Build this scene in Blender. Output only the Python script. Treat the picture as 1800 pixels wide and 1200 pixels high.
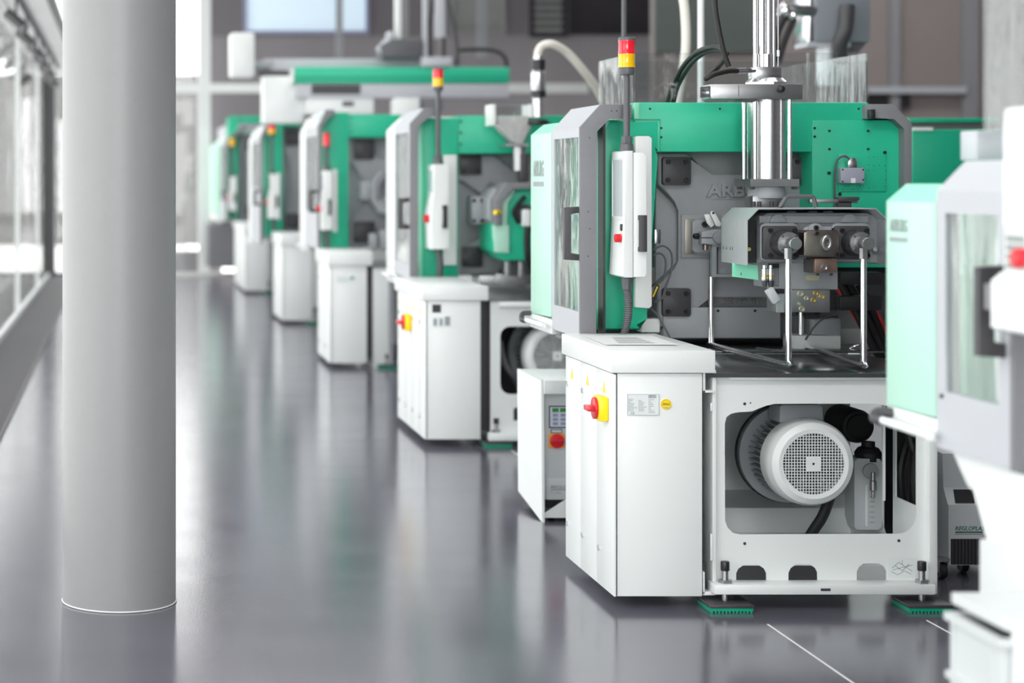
import bpy, bmesh, math, random
from mathutils import Vector, Matrix

random.seed(7)
C = bpy.context.scene.collection
for o in list(bpy.data.objects):
    bpy.data.objects.remove(o)

# ------------------------------------------------------------------ camera
FPX = 3330.0            # focal length in pixels of an 1800 px wide frame
EYE = 1.6               # eye height in metres
cd = bpy.data.cameras.new('camera')
cam = bpy.data.objects.new('camera', cd)
C.objects.link(cam)
cam.location = (0, 0, EYE)
cam.rotation_euler = (math.pi / 2, 0, 0)
cd.sensor_width = 36
cd.lens = 36 * FPX / 1800
cd.shift_x = (900 - 215) / 1800
cd.shift_y = -(600 - 318) / 1800
cd.clip_end = 300
cd.dof.use_dof = True
cd.dof.focus_distance = 7.35
cd.dof.aperture_fstop = 1.75
bpy.context.scene.camera = cam

# ------------------------------------------------------------------ world, lights, exposure
sc = bpy.context.scene
sc.view_settings.view_transform = 'Standard'
sc.view_settings.look = 'None'
sc.view_settings.exposure = 0.0
sc.view_settings.gamma = 1
sc.view_settings.use_curve_mapping = False
world = bpy.data.worlds.new('sky')
sc.world = world
world.use_nodes = True
bg = world.node_tree.nodes['Background']
bg.inputs[0].default_value = (1.0, 0.985, 0.975, 1)
bg.inputs[1].default_value = 3.3

def area(name, loc, rot, sx, sy, power, col=(1, 1, 1)):
    l = bpy.data.lights.new(name, 'AREA')
    l.shape = 'RECTANGLE'
    l.size, l.size_y, l.energy, l.color = sx, sy, power, col
    o = bpy.data.objects.new(name, l)
    o.location, o.rotation_euler = loc, rot
    C.objects.link(o)
    return o
# added fill lights, all unseen: behind the eye, over the aisle, high overhead
area('front_fill', (0.2, -8.6, 2.6), (math.pi / 2, 0, 0), 2.6, 4.4, 490)  # added fill for the surfaces that face the eye
area('aisle_fill', (0.9, 1.2, 6.6), (math.radians(42), 0, 0), 3.0, 1.2, 150)  # added fill for the base front and cabinet lids
for xx, yy, pw in ((9.0, 15.0, 200), (9.0, 22.0, 200), (3.2, 8.5, 90), (3.2, 14.0, 90), (3.2, 20.0, 90), (3.2, 27.0, 90)):
    area('hall_fill', (xx, yy, 6.8), (0, 0, 0), 4.0, 1.2, pw)  # added overhead fill for machine tops and the far right

# ------------------------------------------------------------------ helpers
def X(px, Y): return (px - 215) * Y / FPX
def Z(py, Y): return EYE - (py - 318) * Y / FPX
def P(px, py, Y): return (X(px, Y), Y, Z(py, Y))

def lin(c):
    c = c / 255
    return c / 12.92 if c <= 0.04045 else ((c + 0.055) / 1.055) ** 2.4
def rgb(r, g, b): return (lin(r), lin(g), lin(b), 1)

def mat(name, col, rough=0.4, metal=0.0, var=0.04, scale=6, bump=0.0, bscale=200, coat=0.0, stretch=None, rvar=0.0):
    m = bpy.data.materials.new(name)
    m.use_nodes = True
    nt = m.node_tree
    p = nt.nodes['Principled BSDF']
    p.inputs['Roughness'].default_value = rough
    p.inputs['Metallic'].default_value = metal
    p.inputs['Coat Weight'].default_value = coat
    p.inputs['Coat Roughness'].default_value = 0.06
    tc = nt.nodes.new('ShaderNodeTexCoord')
    src = tc.outputs['Object']
    if stretch:
        mp = nt.nodes.new('ShaderNodeMapping')
        mp.inputs['Scale'].default_value = stretch
        nt.links.new(src, mp.inputs['Vector'])
        src = mp.outputs['Vector']
    n = nt.nodes.new('ShaderNodeTexNoise')
    n.inputs['Scale'].default_value = scale
    n.inputs['Detail'].default_value = 6
    nt.links.new(src, n.inputs['Vector'])
    mx = nt.nodes.new('ShaderNodeMix')
    mx.data_type = 'RGBA'
    mx.inputs['A'].default_value = tuple(max(0, c * (1 - var)) for c in col[:3]) + (1,)
    mx.inputs['B'].default_value = tuple(min(1, c * (1 + var)) for c in col[:3]) + (1,)
    nt.links.new(n.outputs['Fac'], mx.inputs['Factor'])
    nt.links.new(mx.outputs['Result'], p.inputs['Base Color'])
    if rvar:
        mr = nt.nodes.new('ShaderNodeMapRange')
        mr.inputs['To Min'].default_value = max(0.02, rough - rvar)
        mr.inputs['To Max'].default_value = rough + rvar
        nt.links.new(n.outputs['Fac'], mr.inputs['Value'])
        nt.links.new(mr.outputs['Result'], p.inputs['Roughness'])
    if bump:
        b = nt.nodes.new('ShaderNodeTexNoise')
        b.inputs['Scale'].default_value = bscale
        b.inputs['Detail'].default_value = 3
        nt.links.new(src, b.inputs['Vector'])
        bp = nt.nodes.new('ShaderNodeBump')
        bp.inputs['Strength'].default_value = bump
        bp.inputs['Distance'].default_value = 0.002
        nt.links.new(b.outputs['Fac'], bp.inputs['Height'])
        nt.links.new(bp.outputs['Normal'], p.inputs['Normal'])
    return m

def glass(name, tint=(1, 1, 1, 1), bump=0.0, stretch=(1, 1, 1), scale=5, rough=0.02, dist=0.02):
    m = bpy.data.materials.new(name)
    m.use_nodes = True
    nt = m.node_tree
    nt.nodes.remove(nt.nodes['Principled BSDF'])
    out = nt.nodes['Material Output']
    t = nt.nodes.new('ShaderNodeBsdfTransparent')
    t.inputs[0].default_value = tint
    g = nt.nodes.new('ShaderNodeBsdfGlossy')
    g.inputs['Roughness'].default_value = rough
    lw = nt.nodes.new('ShaderNodeLayerWeight')
    lw.inputs['Blend'].default_value = 0.5
    pw = nt.nodes.new('ShaderNodeMath'); pw.operation = 'POWER'; pw.inputs[1].default_value = 4.0
    f = nt.nodes.new('ShaderNodeMath'); f.operation = 'MULTIPLY_ADD'
    f.inputs[1].default_value = 0.94; f.inputs[2].default_value = 0.05
    nt.links.new(lw.outputs['Facing'], pw.inputs[0])
    nt.links.new(pw.outputs[0], f.inputs[0])
    mx = nt.nodes.new('ShaderNodeMixShader')
    nt.links.new(f.outputs[0], mx.inputs[0])
    nt.links.new(t.outputs[0], mx.inputs[1])
    nt.links.new(g.outputs[0], mx.inputs[2])
    nt.links.new(mx.outputs[0], out.inputs[0])
    if bump:
        tc = nt.nodes.new('ShaderNodeTexCoord')
        mp = nt.nodes.new('ShaderNodeMapping')
        mp.inputs['Scale'].default_value = stretch
        n = nt.nodes.new('ShaderNodeTexNoise')
        n.inputs['Scale'].default_value = scale
        n.inputs['Detail'].default_value = 2
        b = nt.nodes.new('ShaderNodeBump')
        b.inputs['Strength'].default_value = bump
        b.inputs['Distance'].default_value = dist
        nt.links.new(tc.outputs['Object'], mp.inputs['Vector'])
        nt.links.new(mp.outputs['Vector'], n.inputs['Vector'])
        nt.links.new(n.outputs['Fac'], b.inputs['Height'])
        nt.links.new(b.outputs['Normal'], g.inputs['Normal'])
    return m

M = {}
M['white'] = mat('white_paint', rgb(231, 234, 233), 0.35, var=0.015, bump=0.04, bscale=500)
M['bin'] = mat('bin_plastic', rgb(204, 208, 208), 0.45, var=0.02)
M['shelfpaint'] = mat('shelf_paint', rgb(214, 217, 217), 0.45, var=0.02)
M['white_in'] = mat('white_inner_paint', rgb(232, 236, 236), 0.4, var=0.03)
M['lightgrey'] = mat('light_grey_paint', rgb(186, 188, 194), 0.4, var=0.02)
M['doorgrey'] = mat('door_grey_paint', rgb(122, 122, 126), 0.5, var=0.05, scale=60, bump=0.12, bscale=700)
M['green'] = mat('green_paint', rgb(36, 186, 146), 0.4, var=0.05, scale=12, bump=0.06, bscale=500)
M['green_dark'] = mat('deep_green_paint', rgb(10, 158, 122), 0.4, var=0.04)
M['mint'] = mat('mint_paint', rgb(180, 225, 206), 0.35, var=0.015)
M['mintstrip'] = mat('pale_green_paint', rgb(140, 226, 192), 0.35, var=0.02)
M['cast'] = mat('cast_iron_grey_paint', rgb(146, 148, 152), 0.5, var=0.06, scale=20, bump=0.25, bscale=260)
M['castlight'] = mat('light_cast_paint', rgb(158, 162, 166), 0.42, var=0.04, scale=20, bump=0.15, bscale=300)
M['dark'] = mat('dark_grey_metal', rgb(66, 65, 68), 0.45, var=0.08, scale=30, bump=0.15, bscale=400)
M['black'] = mat('black_plastic', rgb(34, 34, 36), 0.4, var=0.1)
M['rubber'] = mat('black_rubber', rgb(26, 26, 27), 0.55, var=0.1)
M['greyplastic'] = mat('grey_plastic', rgb(92, 92, 96), 0.45, var=0.04)
M['steel'] = mat('brushed_steel', (0.62, 0.62, 0.63, 1), 0.26, metal=1, var=0.1, scale=8, stretch=(1, 1, 12), bump=0.05, bscale=60)
M['steelx'] = mat('milled_steel', (0.42, 0.42, 0.43, 1), 0.38, metal=1, var=0.1, scale=30, bump=0.1, bscale=200)
M['chrome'] = mat('chrome_rod', (0.8, 0.8, 0.81, 1), 0.14, metal=1, var=0.02)
M['bronze'] = mat('browned_steel', (0.30, 0.26, 0.235, 1), 0.36, metal=1, var=0.25, scale=14, bump=0.1, bscale=150)
M['brass'] = mat('brass', (0.75, 0.58, 0.22, 1), 0.3, metal=1, var=0.06)
M['tabletop'] = mat('dark_polished_steel', (0.26, 0.26, 0.27, 1), 0.2, metal=0.9, var=0.12, scale=5, rvar=0.05)
M['sheet'] = mat('galvanised_sheet', (0.58, 0.6, 0.62, 1), 0.4, metal=0.7, var=0.06, scale=30)
M['red'] = mat('red_plastic', rgb(214, 30, 44), 0.3, var=0.03)
M['lens_red'] = mat('red_lens', rgb(250, 28, 52), 0.15, var=0.03, coat=0.5)
M['lens_yellow'] = mat('amber_lens', rgb(255, 196, 0), 0.15, var=0.03, coat=0.5)
M['yellow'] = mat('yellow_plastic', rgb(255, 214, 0), 0.35, var=0.03)
M['orange'] = mat('orange_plastic', rgb(250, 160, 20), 0.4, var=0.03)
M['redhose'] = mat('red_hose', rgb(196, 52, 46), 0.4, var=0.06)
M['ink'] = mat('black_ink', rgb(52, 54, 60), 0.6, var=0.03)
M['greyink'] = mat('grey_ink', rgb(150, 158, 158), 0.6, var=0.03)
M['greenink'] = mat('green_ink', rgb(30, 120, 92), 0.6, var=0.03)
M['label'] = mat('label_foil', rgb(226, 230, 230), 0.4, var=0.01)
M['paper'] = mat('white_paper', rgb(228, 229, 229), 0.7, var=0.02)
M['screen'] = mat('display_glass', rgb(212, 218, 220), 0.15, var=0.02)
M['lcd'] = mat('green_display', rgb(52, 140, 62), 0.3, var=0.03)
M['key'] = mat('grey_keys', rgb(150, 156, 180), 0.5, var=0.03)
M['tempgrey'] = mat('unit_grey_paint', rgb(196, 200, 202), 0.45, var=0.02)
M['acrylic'] = glass('acrylic_pane', (0.93, 0.95, 0.95, 1), 0.5, (3, 3, 0.6), 4, 0.03, 0.01)
M['pane'] = glass('door_pane', (0.9, 0.93, 0.92, 1), 0.6, (4, 4, 0.8), 4, 0.03, 0.012)
M['facade'] = glass('facade_glass', (0.96, 0.98, 0.98, 1), 0.6, (0.5, 0.7, 0.5), 1.6, 0.03, 0.01)
M['endglass'] = glass('end_glass', (0.97, 0.98, 0.98, 1))
M['concrete'] = mat('grey_concrete', rgb(142, 138, 141), 0.75, var=0.16, scale=1.3, stretch=(1, 1, 0.25), bump=0.2, bscale=40)
M['brownpanel'] = mat('taupe_cladding', rgb(122, 114, 111), 0.6, var=0.05, scale=2)
M['soffit'] = mat('pale_soffit', rgb(240, 240, 240), 0.8, var=0.02)
M['ceiling'] = mat('pale_ceiling', rgb(150, 150, 150), 0.8, var=0.03)
M['terrace'] = mat('pale_paving', rgb(232, 231, 228), 0.8, var=0.05)
M['corr'] = mat('metal_cladding', (0.17, 0.17, 0.17, 1), 0.35, metal=0.3, var=0.35, scale=3, stretch=(6, 1, 0.5))
M['pillar'] = mat('pillar_grey_paint', rgb(146, 146, 147), 0.42, var=0.02, scale=30, bump=0.1, bscale=300)
M['bluescreen'] = mat('bright_window', rgb(205, 224, 238), 0.2, var=0.05)
for nd_ in M['bluescreen'].node_tree.nodes:
    if nd_.type == 'BSDF_PRINCIPLED':
        nd_.inputs['Emission Color'].default_value = rgb(205, 224, 238)
        nd_.inputs['Emission Strength'].default_value = 0.5
M['darkwin'] = mat('dark_window', rgb(62, 60, 64), 0.15, var=0.1)
M['greywin'] = mat('grey_window', rgb(148, 150, 148), 0.2, var=0.08)
M['whitehose'] = mat('white_hose', rgb(226, 222, 212), 0.5, var=0.03)
M['gratemetal'] = mat('grate_metal', rgb(112, 110, 113), 0.75, metal=0.0, var=0.08)

def floor_mat():
    m = bpy.data.materials.new('polished_floor')
    m.use_nodes = True
    nt = m.node_tree
    p = nt.nodes['Principled BSDF']
    tc = nt.nodes.new('ShaderNodeTexCoord')
    mp = nt.nodes.new('ShaderNodeMapping')
    mp.inputs['Scale'].default_value = (0.6, 2.2, 1)
    n = nt.nodes.new('ShaderNodeTexNoise')
    n.inputs['Scale'].default_value = 1.4
    n.inputs['Detail'].default_value = 8
    cr = nt.nodes.new('ShaderNodeMix')
    cr.data_type = 'RGBA'
    cr.inputs['A'].default_value = rgb(84, 82, 94)
    cr.inputs['B'].default_value = rgb(104, 102, 113)
    mr = nt.nodes.new('ShaderNodeMapRange')
    mr.inputs['To Min'].default_value = 0.10
    mr.inputs['To Max'].default_value = 0.20
    b = nt.nodes.new('ShaderNodeTexNoise')
    b.inputs['Scale'].default_value = 130
    b.inputs['Detail'].default_value = 2
    bp = nt.nodes.new('ShaderNodeBump')
    bp.inputs['Strength'].default_value = 0.09
    bp.inputs['Distance'].default_value = 0.003
    L = nt.links.new
    L(tc.outputs['Object'], mp.inputs['Vector'])
    L(mp.outputs['Vector'], n.inputs['Vector'])
    L(n.outputs['Fac'], cr.inputs['Factor'])
    L(cr.outputs['Result'], p.inputs['Base Color'])
    L(n.outputs['Fac'], mr.inputs['Value'])
    L(mr.outputs['Result'], p.inputs['Roughness'])
    L(tc.outputs['Object'], b.inputs['Vector'])
    L(b.outputs['Fac'], bp.inputs['Height'])
    L(bp.outputs['Normal'], p.inputs['Normal'])
    p.inputs['Specular IOR Level'].default_value = 1.0
    return m
M['floor'] = floor_mat()

# ------------------------------------------------------------------ mesh building
class MB:
    def __init__(s):
        s.bm = bmesh.new()
    def _bevel(s, edges, off, seg=2):
        if off:
            bmesh.ops.bevel(s.bm, geom=list(edges), offset=off, segments=seg, affect='EDGES', profile=0.5)
    def box(s, x0, x1, y0, y1, z0, z1, bev=0.0):
        x0, x1 = min(x0, x1), max(x0, x1)
        z0, z1 = min(z0, z1), max(z0, z1)
        v = [s.bm.verts.new((x, y, z)) for x in (x0, x1) for y in (y0, y1) for z in (z0, z1)]
        f = [(0, 1, 3, 2), (4, 6, 7, 5), (0, 4, 5, 1), (2, 3, 7, 6), (0, 2, 6, 4), (1, 5, 7, 3)]
        es = set()
        for q in f:
            es.update(s.bm.faces.new([v[i] for i in q]).edges)
        s._bevel(es, min(bev, 0.45 * min(x1 - x0, y1 - y0, z1 - z0)))
        return s
    def pbox(s, a, b, c, d, Y, dep, bev=0.0):
        """box whose front face (seen from the eye) spans a..c, b..d at distance Y"""
        return s.box(X(a, Y), X(c, Y), Y, Y + dep, Z(d, Y), Z(b, Y), bev)
    def prism(s, pts, d0, d1, axis='y', bev=0.0, seg=2):
        mk = {'y': lambda a, b, d: (a, d, b), 'x': lambda a, b, d: (d, a, b), 'z': lambda a, b, d: (a, b, d)}[axis]
        fr = [s.bm.verts.new(mk(a, b, d0)) for a, b in pts]
        bk = [s.bm.verts.new(mk(a, b, d1)) for a, b in pts]
        n = len(pts)
        f1 = s.bm.faces.new(fr)
        s.bm.faces.new(bk[::-1])
        for i in range(n):
            s.bm.faces.new((fr[i], bk[i], bk[(i + 1) % n], fr[(i + 1) % n]))
        s._bevel(list(f1.edges), bev, seg)
        return s
    def pprism(s, pts, Y, dep, bev=0.0, seg=2):
        return s.prism([(X(a, Y), Z(b, Y)) for a, b in pts], Y, Y + dep, 'y', bev, seg)
    def plate(s, outer, holes, d0, d1, axis='y'):
        mk = {'y': lambda a, b, d: (a, d, b), 'x': lambda a, b, d: (d, a, b), 'z': lambda a, b, d: (a, b, d)}[axis]
        es = []
        for loop in [outer] + list(holes):
            vs = [s.bm.verts.new(mk(a, b, d0)) for a, b in loop]
            es += [s.bm.edges.new((vs[i], vs[(i + 1) % len(vs)])) for i in range(len(vs))]
        r = bmesh.ops.triangle_fill(s.bm, use_beauty=True, use_dissolve=False, edges=es)
        fs = [g for g in r['geom'] if isinstance(g, bmesh.types.BMFace)]
        e = bmesh.ops.extrude_face_region(s.bm, geom=fs, use_keep_orig=True)
        off = Vector(mk(0, 0, d1 - d0))
        bmesh.ops.translate(s.bm, vec=off, verts=[g for g in e['geom'] if isinstance(g, bmesh.types.BMVert)])
        return s
    def cyl(s, p0, p1, r0, r1=None, n=24, bev=0.0):
        r1 = r0 if r1 is None else r1
        p0, p1 = Vector(p0), Vector(p1)
        d = (p1 - p0)
        q = d.to_track_quat('Z', 'Y')
        A, B = [], []
        for i in range(n):
            t = 2 * math.pi * i / n
            c = Vector((math.cos(t), math.sin(t), 0))
            A.append(s.bm.verts.new(p0 + q @ (c * r0)))
            B.append(s.bm.verts.new(p1 + q @ (c * r1)))
        fa = s.bm.faces.new(A[::-1])
        fb = s.bm.faces.new(B)
        for i in range(n):
            s.bm.faces.new((A[i], A[(i + 1) % n], B[(i + 1) % n], B[i]))
        s._bevel(list(fa.edges) + list(fb.edges), bev)
        return s
    def lathe(s, prof, o, d, n=40):
        """prof: (radius, distance along d) from start to end; radius 0 closes"""
        o = Vector(o)
        q = Vector(d).normalized().to_track_quat('Z', 'Y')
        rings = []
        for r, h in prof:
            if r <= 1e-6:
                rings.append([s.bm.verts.new(o + q @ Vector((0, 0, h)))])
            else:
                rings.append([s.bm.verts.new(o + q @ Vector((r * math.cos(2 * math.pi * i / n), r * math.sin(2 * math.pi * i / n), h))) for i in range(n)])
        for a, b in zip(rings, rings[1:]):
            for i in range(n):
                j = (i + 1) % n
                if len(a) == 1 and len(b) == 1: continue
                if len(a) == 1: s.bm.faces.new((a[0], b[j], b[i]))
                elif len(b) == 1: s.bm.faces.new((a[i], a[j], b[0]))
                else: s.bm.faces.new((a[i], a[j], b[j], b[i]))
        return s
    def tube(s, pts, r, n=10, smooth=6):
        pts = [Vector(p) for p in pts]
        if smooth and len(pts) > 2:
            q = []
            for i in range(len(pts) - 1):
                p0 = pts[max(i - 1, 0)]; p1 = pts[i]; p2 = pts[i + 1]; p3 = pts[min(i + 2, len(pts) - 1)]
                for k in range(smooth):
                    t = k / smooth
                    q.append(0.5 * ((2 * p1) + (p2 - p0) * t + (2 * p0 - 5 * p1 + 4 * p2 - p3) * t * t + (3 * p1 - p0 - 3 * p2 + p3) * t ** 3))
            q.append(pts[-1])
            pts = q
        rings, up = [], Vector((0.31, 0.2, 0.93))
        for i, p in enumerate(pts):
            d = (pts[min(i + 1, len(pts) - 1)] - pts[max(i - 1, 0)]).normalized()
            u = (up - d * up.dot(d))
            if u.length < 1e-3: u = d.orthogonal()
            u.normalize(); up = u
            w = d.cross(u)
            rings.append([s.bm.verts.new(p + r * (math.cos(2 * math.pi * k / n) * u + math.sin(2 * math.pi * k / n) * w)) for k in range(n)])
        for a, b in zip(rings, rings[1:]):
            for k in range(n):
                s.bm.faces.new((a[k], a[(k + 1) % n], b[(k + 1) % n], b[k]))
        s.bm.faces.new(rings[0][::-1]); s.bm.faces.new(rings[-1])
        return s
    def torus(s, o, d, R, r, n=32, m=8):
        o = Vector(o); q = Vector(d).normalized().to_track_quat('Z', 'Y')
        rings = []
        for i in range(n):
            t = 2 * math.pi * i / n
            rings.append([s.bm.verts.new(o + q @ Vector(((R + r * math.cos(2 * math.pi * k / m)) * math.cos(t), (R + r * math.cos(2 * math.pi * k / m)) * math.sin(t), r * math.sin(2 * math.pi * k / m)))) for k in range(m)])
        for i in range(n):
            a, b = rings[i], rings[(i + 1) % n]
            for k in range(m):
                s.bm.faces.new((a[k], b[k], b[(k + 1) % m], a[(k + 1) % m]))
        return s

def origin(o):
    v = Vector((0, 0, 0))
    while o:
        v += o.location
        o = o.parent
    return v

def obj(name, mb, m, parent=None, loc=None):
    """link the mesh (given in world coordinates) as ONE object"""
    me = bpy.data.meshes.new(name)
    bmesh.ops.recalc_face_normals(mb.bm, faces=mb.bm.faces)
    for f in mb.bm.faces: f.smooth = True
    og = origin(parent) if parent else Vector(loc or (0, 0, 0))
    bmesh.ops.translate(mb.bm, vec=-og, verts=mb.bm.verts)
    mb.bm.to_mesh(me)
    mb.bm.free()
    me.set_sharp_from_angle(angle=math.radians(32))
    me.materials.append(M[m] if isinstance(m, str) else m)
    o = bpy.data.objects.new(name, me)
    if parent: o.parent = parent
    elif loc: o.location = loc
    C.objects.link(o)
    return o

def inst(name, me, parent, at):
    o = bpy.data.objects.new(name, me)
    o.parent = parent
    o.location = Vector(at) - origin(parent)
    C.objects.link(o)
    return o

def tag(o, label, cat, group=None):
    o['label'] = label; o['category'] = cat
    if group: o['group'] = group
    return o
def thing(name, label, cat, loc=(0, 0, 0), group=None):
    o = bpy.data.objects.new(name, None)
    o.location = loc
    o.empty_display_size = 0.1
    C.objects.link(o)
    return tag(o, label, cat, group)
def struct(name, mb, m, parent=None):
    o = obj(name, mb, m, parent)
    if not parent: o['kind'] = 'structure'
    return o

_bolts = {}
def bolt_mesh(r):
    k = round(r, 4)
    if k not in _bolts:
        mb = MB()
        mb.lathe([(r, 0), (r, -r * 1.05), (r * 0.85, -r * 1.25), (r * 0.52, -r * 1.25), (r * 0.48, -r * 0.5), (0, -r * 0.5)], (0, 0, 0), (0, 1, 0), 14)
        t = obj('bolt', mb, 'black')
        _bolts[k] = t.data
        bpy.data.objects.remove(t)
    return _bolts[k]
def bolt(parent, x, y, z, r, name='bolt'):
    return inst(name, bolt_mesh(r), parent, (x, y + 0.0005, z))

def text(name, s, p0, w, h, m, parent, depth=0.001, face='y', shear=0.0, bold=0.0):
    """lettering whose lower left corner is p0, w wide, h tall; face y looks at the eye, face x looks to -X"""
    cu = bpy.data.curves.new(name, 'FONT')
    cu.body = s; cu.size = 1; cu.extrude = 0.5; cu.shear = shear; cu.offset = bold
    cu.resolution_u = 3
    t = bpy.data.objects.new(name, cu)
    C.objects.link(t)
    bpy.context.view_layer.update()
    me = bpy.data.meshes.new_from_object(t.evaluated_get(bpy.context.evaluated_depsgraph_get()))
    bpy.data.objects.remove(t)
    xs = [v.co.x for v in me.vertices]; ys = [v.co.y for v in me.vertices]
    x0, x1, y0, y1 = min(xs), max(xs), min(ys), max(ys)
    og = origin(parent)
    for v in me.vertices:
        a = (v.co.x - x0) / (x1 - x0) * w
        b = (v.co.y - y0) / (y1 - y0) * h
        d = (v.co.z + 0.5) * depth
        q = (p0[0] + a, p0[1] - d, p0[2] + b) if face == 'y' else (p0[0] - d, p0[1] - a, p0[2] + b)
        v.co = Vector(q) - og
    me.materials.clear(); me.materials.append(M[m])
    o = bpy.data.objects.new(name, me)
    o.parent = parent
    C.objects.link(o)
    return o

def arc(cx, cy, r, a0, a1, n=6):
    return [(cx + r * math.cos(math.radians(a0 + (a1 - a0) * i / n)), cy + r * math.sin(math.radians(a0 + (a1 - a0) * i / n))) for i in range(n + 1)]
def rrect(x0, x1, z0, z1, r, n=5):
    return arc(x1 - r, z1 - r, r, 0, 90, n) + arc(x0 + r, z1 - r, r, 90, 180, n) + arc(x0 + r, z0 + r, r, 180, 270, n) + arc(x1 - r, z0 + r, r, 270, 360, n)

GX0 = -1.22       # the glazed side
# ================================================================== the hall
struct('floor', MB().box(GX0, 14, -9, 33, -0.15, 0), 'floor')
fl = bpy.data.objects['floor']
for xx, ya, yb in ((2.33, -1, 6.84), (2.93, -1, 6.9), (2.31, 10.4, 11.25)):
    obj('joint', MB().box(xx - 0.003, xx + 0.003, ya, yb, -0.004, 0.0012), 'terrace', fl)
struct('terrace', MB().box(-14, 1.6, -15, 48.4, -0.35, -0.16).box(GX0, 1.6, 33, 48.4, -0.16, -0.02), 'terrace')
struct('terrace_side', MB().box(-14, GX0, -15, 48.4, -0.16, -0.02), 'terrace')
struct('ceiling', MB().box(GX0, 14, -9, 35, 7.0, 7.2), 'ceiling')
struct('ceiling_soffit', MB().box(GX0, -0.74, -9, 33, 3.46, 3.6), 'soffit')
struct('trim_1', MB().box(-0.76, -0.735, -9, 33, 3.42, 3.62), 'dark')
wb = struct('wall_back', MB().plate([(1.52, 0), (14, 0), (14, 7), (1.52, 7)], [[(1.7 + 1.6 * k, 5.3), (3.2 + 1.6 * k, 5.3), (3.2 + 1.6 * k, 6.8), (1.7 + 1.6 * k, 6.8)] for k in range(4)], 35.0, 35.3), 'concrete')
M['tinted'] = glass('tinted_glass', (0.45, 0.45, 0.46, 1))
for k in range(4):
    obj('pane', MB().box(1.7 + 1.6 * k, 3.2 + 1.6 * k, 35.1, 35.11, 5.3, 6.8), 'tinted', wb)  # unseen upper windows, added to brighten the floor's reflection
struct('wall_right', MB().box(14, 14.2, -9, 35, 0, 7), 'concrete')
struct('wall_front', MB().plate([(GX0, 0), (14, 0), (14, 7), (GX0, 7)], [[(-1.1, .3), (4, .3), (4, 6), (-1.1, 6)]], -9, -8.8), 'concrete')

# the back wall's windows, panels and slats
Yw = 34.97
def wall_window(n, a, b, c, d, fm, gm, label=None):
    f = MB().plate([(X(a, Yw), Z(d, Yw)), (X(c, Yw), Z(d, Yw)), (X(c, Yw), Z(b, Yw)), (X(a, Yw), Z(b, Yw))],
                   [[(X(a + 6, Yw), Z(d - 6, Yw)), (X(c - 6, Yw), Z(d - 6, Yw)), (X(c - 6, Yw), Z(b + 6, Yw)), (X(a + 6, Yw), Z(b + 6, Yw))]], Yw - 0.08, Yw)
    o = struct('window_%d' % n, f, fm)
    obj('pane', MB().pbox(a + 6, b + 6, c - 6, d - 6, Yw - 0.03, 0.02), gm, o)
    return o
wall_window(1, 428, -80, 648, 60, mat('blue_grey_frame', rgb(150, 154, 184), 0.5), 'bluescreen')
wall_window(2, 792, -60, 888, 62, 'greywin', 'greywin')
w3 = wall_window(3, 930, -60, 996, 66, 'darkwin', 'darkwin')
for k in range(6):
    obj('slat', MB().pbox(940, -16 + k * 13, 988, -9 + k * 13, Yw - 0.07, 0.03), 'greywin', w3)
wall_window(4, 1000, -70, 1145, 62, 'darkwin', 'darkwin')
struct('wall_back_band', MB().pbox(365, -120, 1150, 62, Yw - 0.012, 0.012), mat('dark_concrete', rgb(118, 114, 118), 0.75, var=0.1, scale=1.2))
for px, w in ((597, 12), (848, 16)):
    struct('trim_post', MB().box(X(px - w / 2, 33.4), X(px + w / 2, 33.4), 33.4, 33.5, Z(100, 33.4), 7), 'castlight')

# taupe cladding further right and its rails
rw = struct('wall_side', MB().box(X(1150, 25), 14, 25, 25.2, 0, 7), 'brownpanel')
for a, b in ((1566, 1582), (1694, 1720)):
    struct('trim_post', MB().pbox(a, -40, b, 420, 24.9, 0.1), 'doorgrey')
struct('trim_rail', MB().pbox(1528, 152, 1700, 164, 24.85, 0.1), 'castlight')
dk = struct('wall_recess', MB().pbox(1526, 166, 1600, 190, 24.95, 0.05), 'black')
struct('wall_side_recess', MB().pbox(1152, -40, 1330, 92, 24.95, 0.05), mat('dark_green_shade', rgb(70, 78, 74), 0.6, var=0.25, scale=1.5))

# end glazing
for n, (xa, xb) in enumerate(((GX0, -0.3), (-0.3, 0.62), (0.62, 1.24))):
    w = struct('window_%d' % (5 + n), MB().plate([(xa, 0), (xb, 0), (xb, 7), (xa, 7)], [[(xa + .02, .04), (xb - .02, .04), (xb - .02, 6.96), (xa + .02, 6.96)]], 32.3, 32.36), 'doorgrey')
    obj('pane', MB().box(xa + .02, xb - .02, 32.32, 32.33, .04, 6.96), 'endglass', w)
struct('trim_corner_post', MB().box(1.3, 1.5, 32.2, 32.5, 0, 7), 'white')
struct('trim_end_beam', MB().box(0.2, 7.6, 30.9, 31.05, Z(163, 31), Z(147, 31)), 'white')
struct('trim_sunlit_strip', MB().box(0.6, 3.2, 32.0, 32.25, 0, 0.05), 'terrace')  # sunlit floor band by the end glass, put in as a pale strip
tag(obj('bench', MB().box(0.4, 1.75, 33.3, 33.8, -0.02, 0.36, .02), 'concrete'), 'low grey concrete block beyond the glass at the end of the hall', 'bench')

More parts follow.
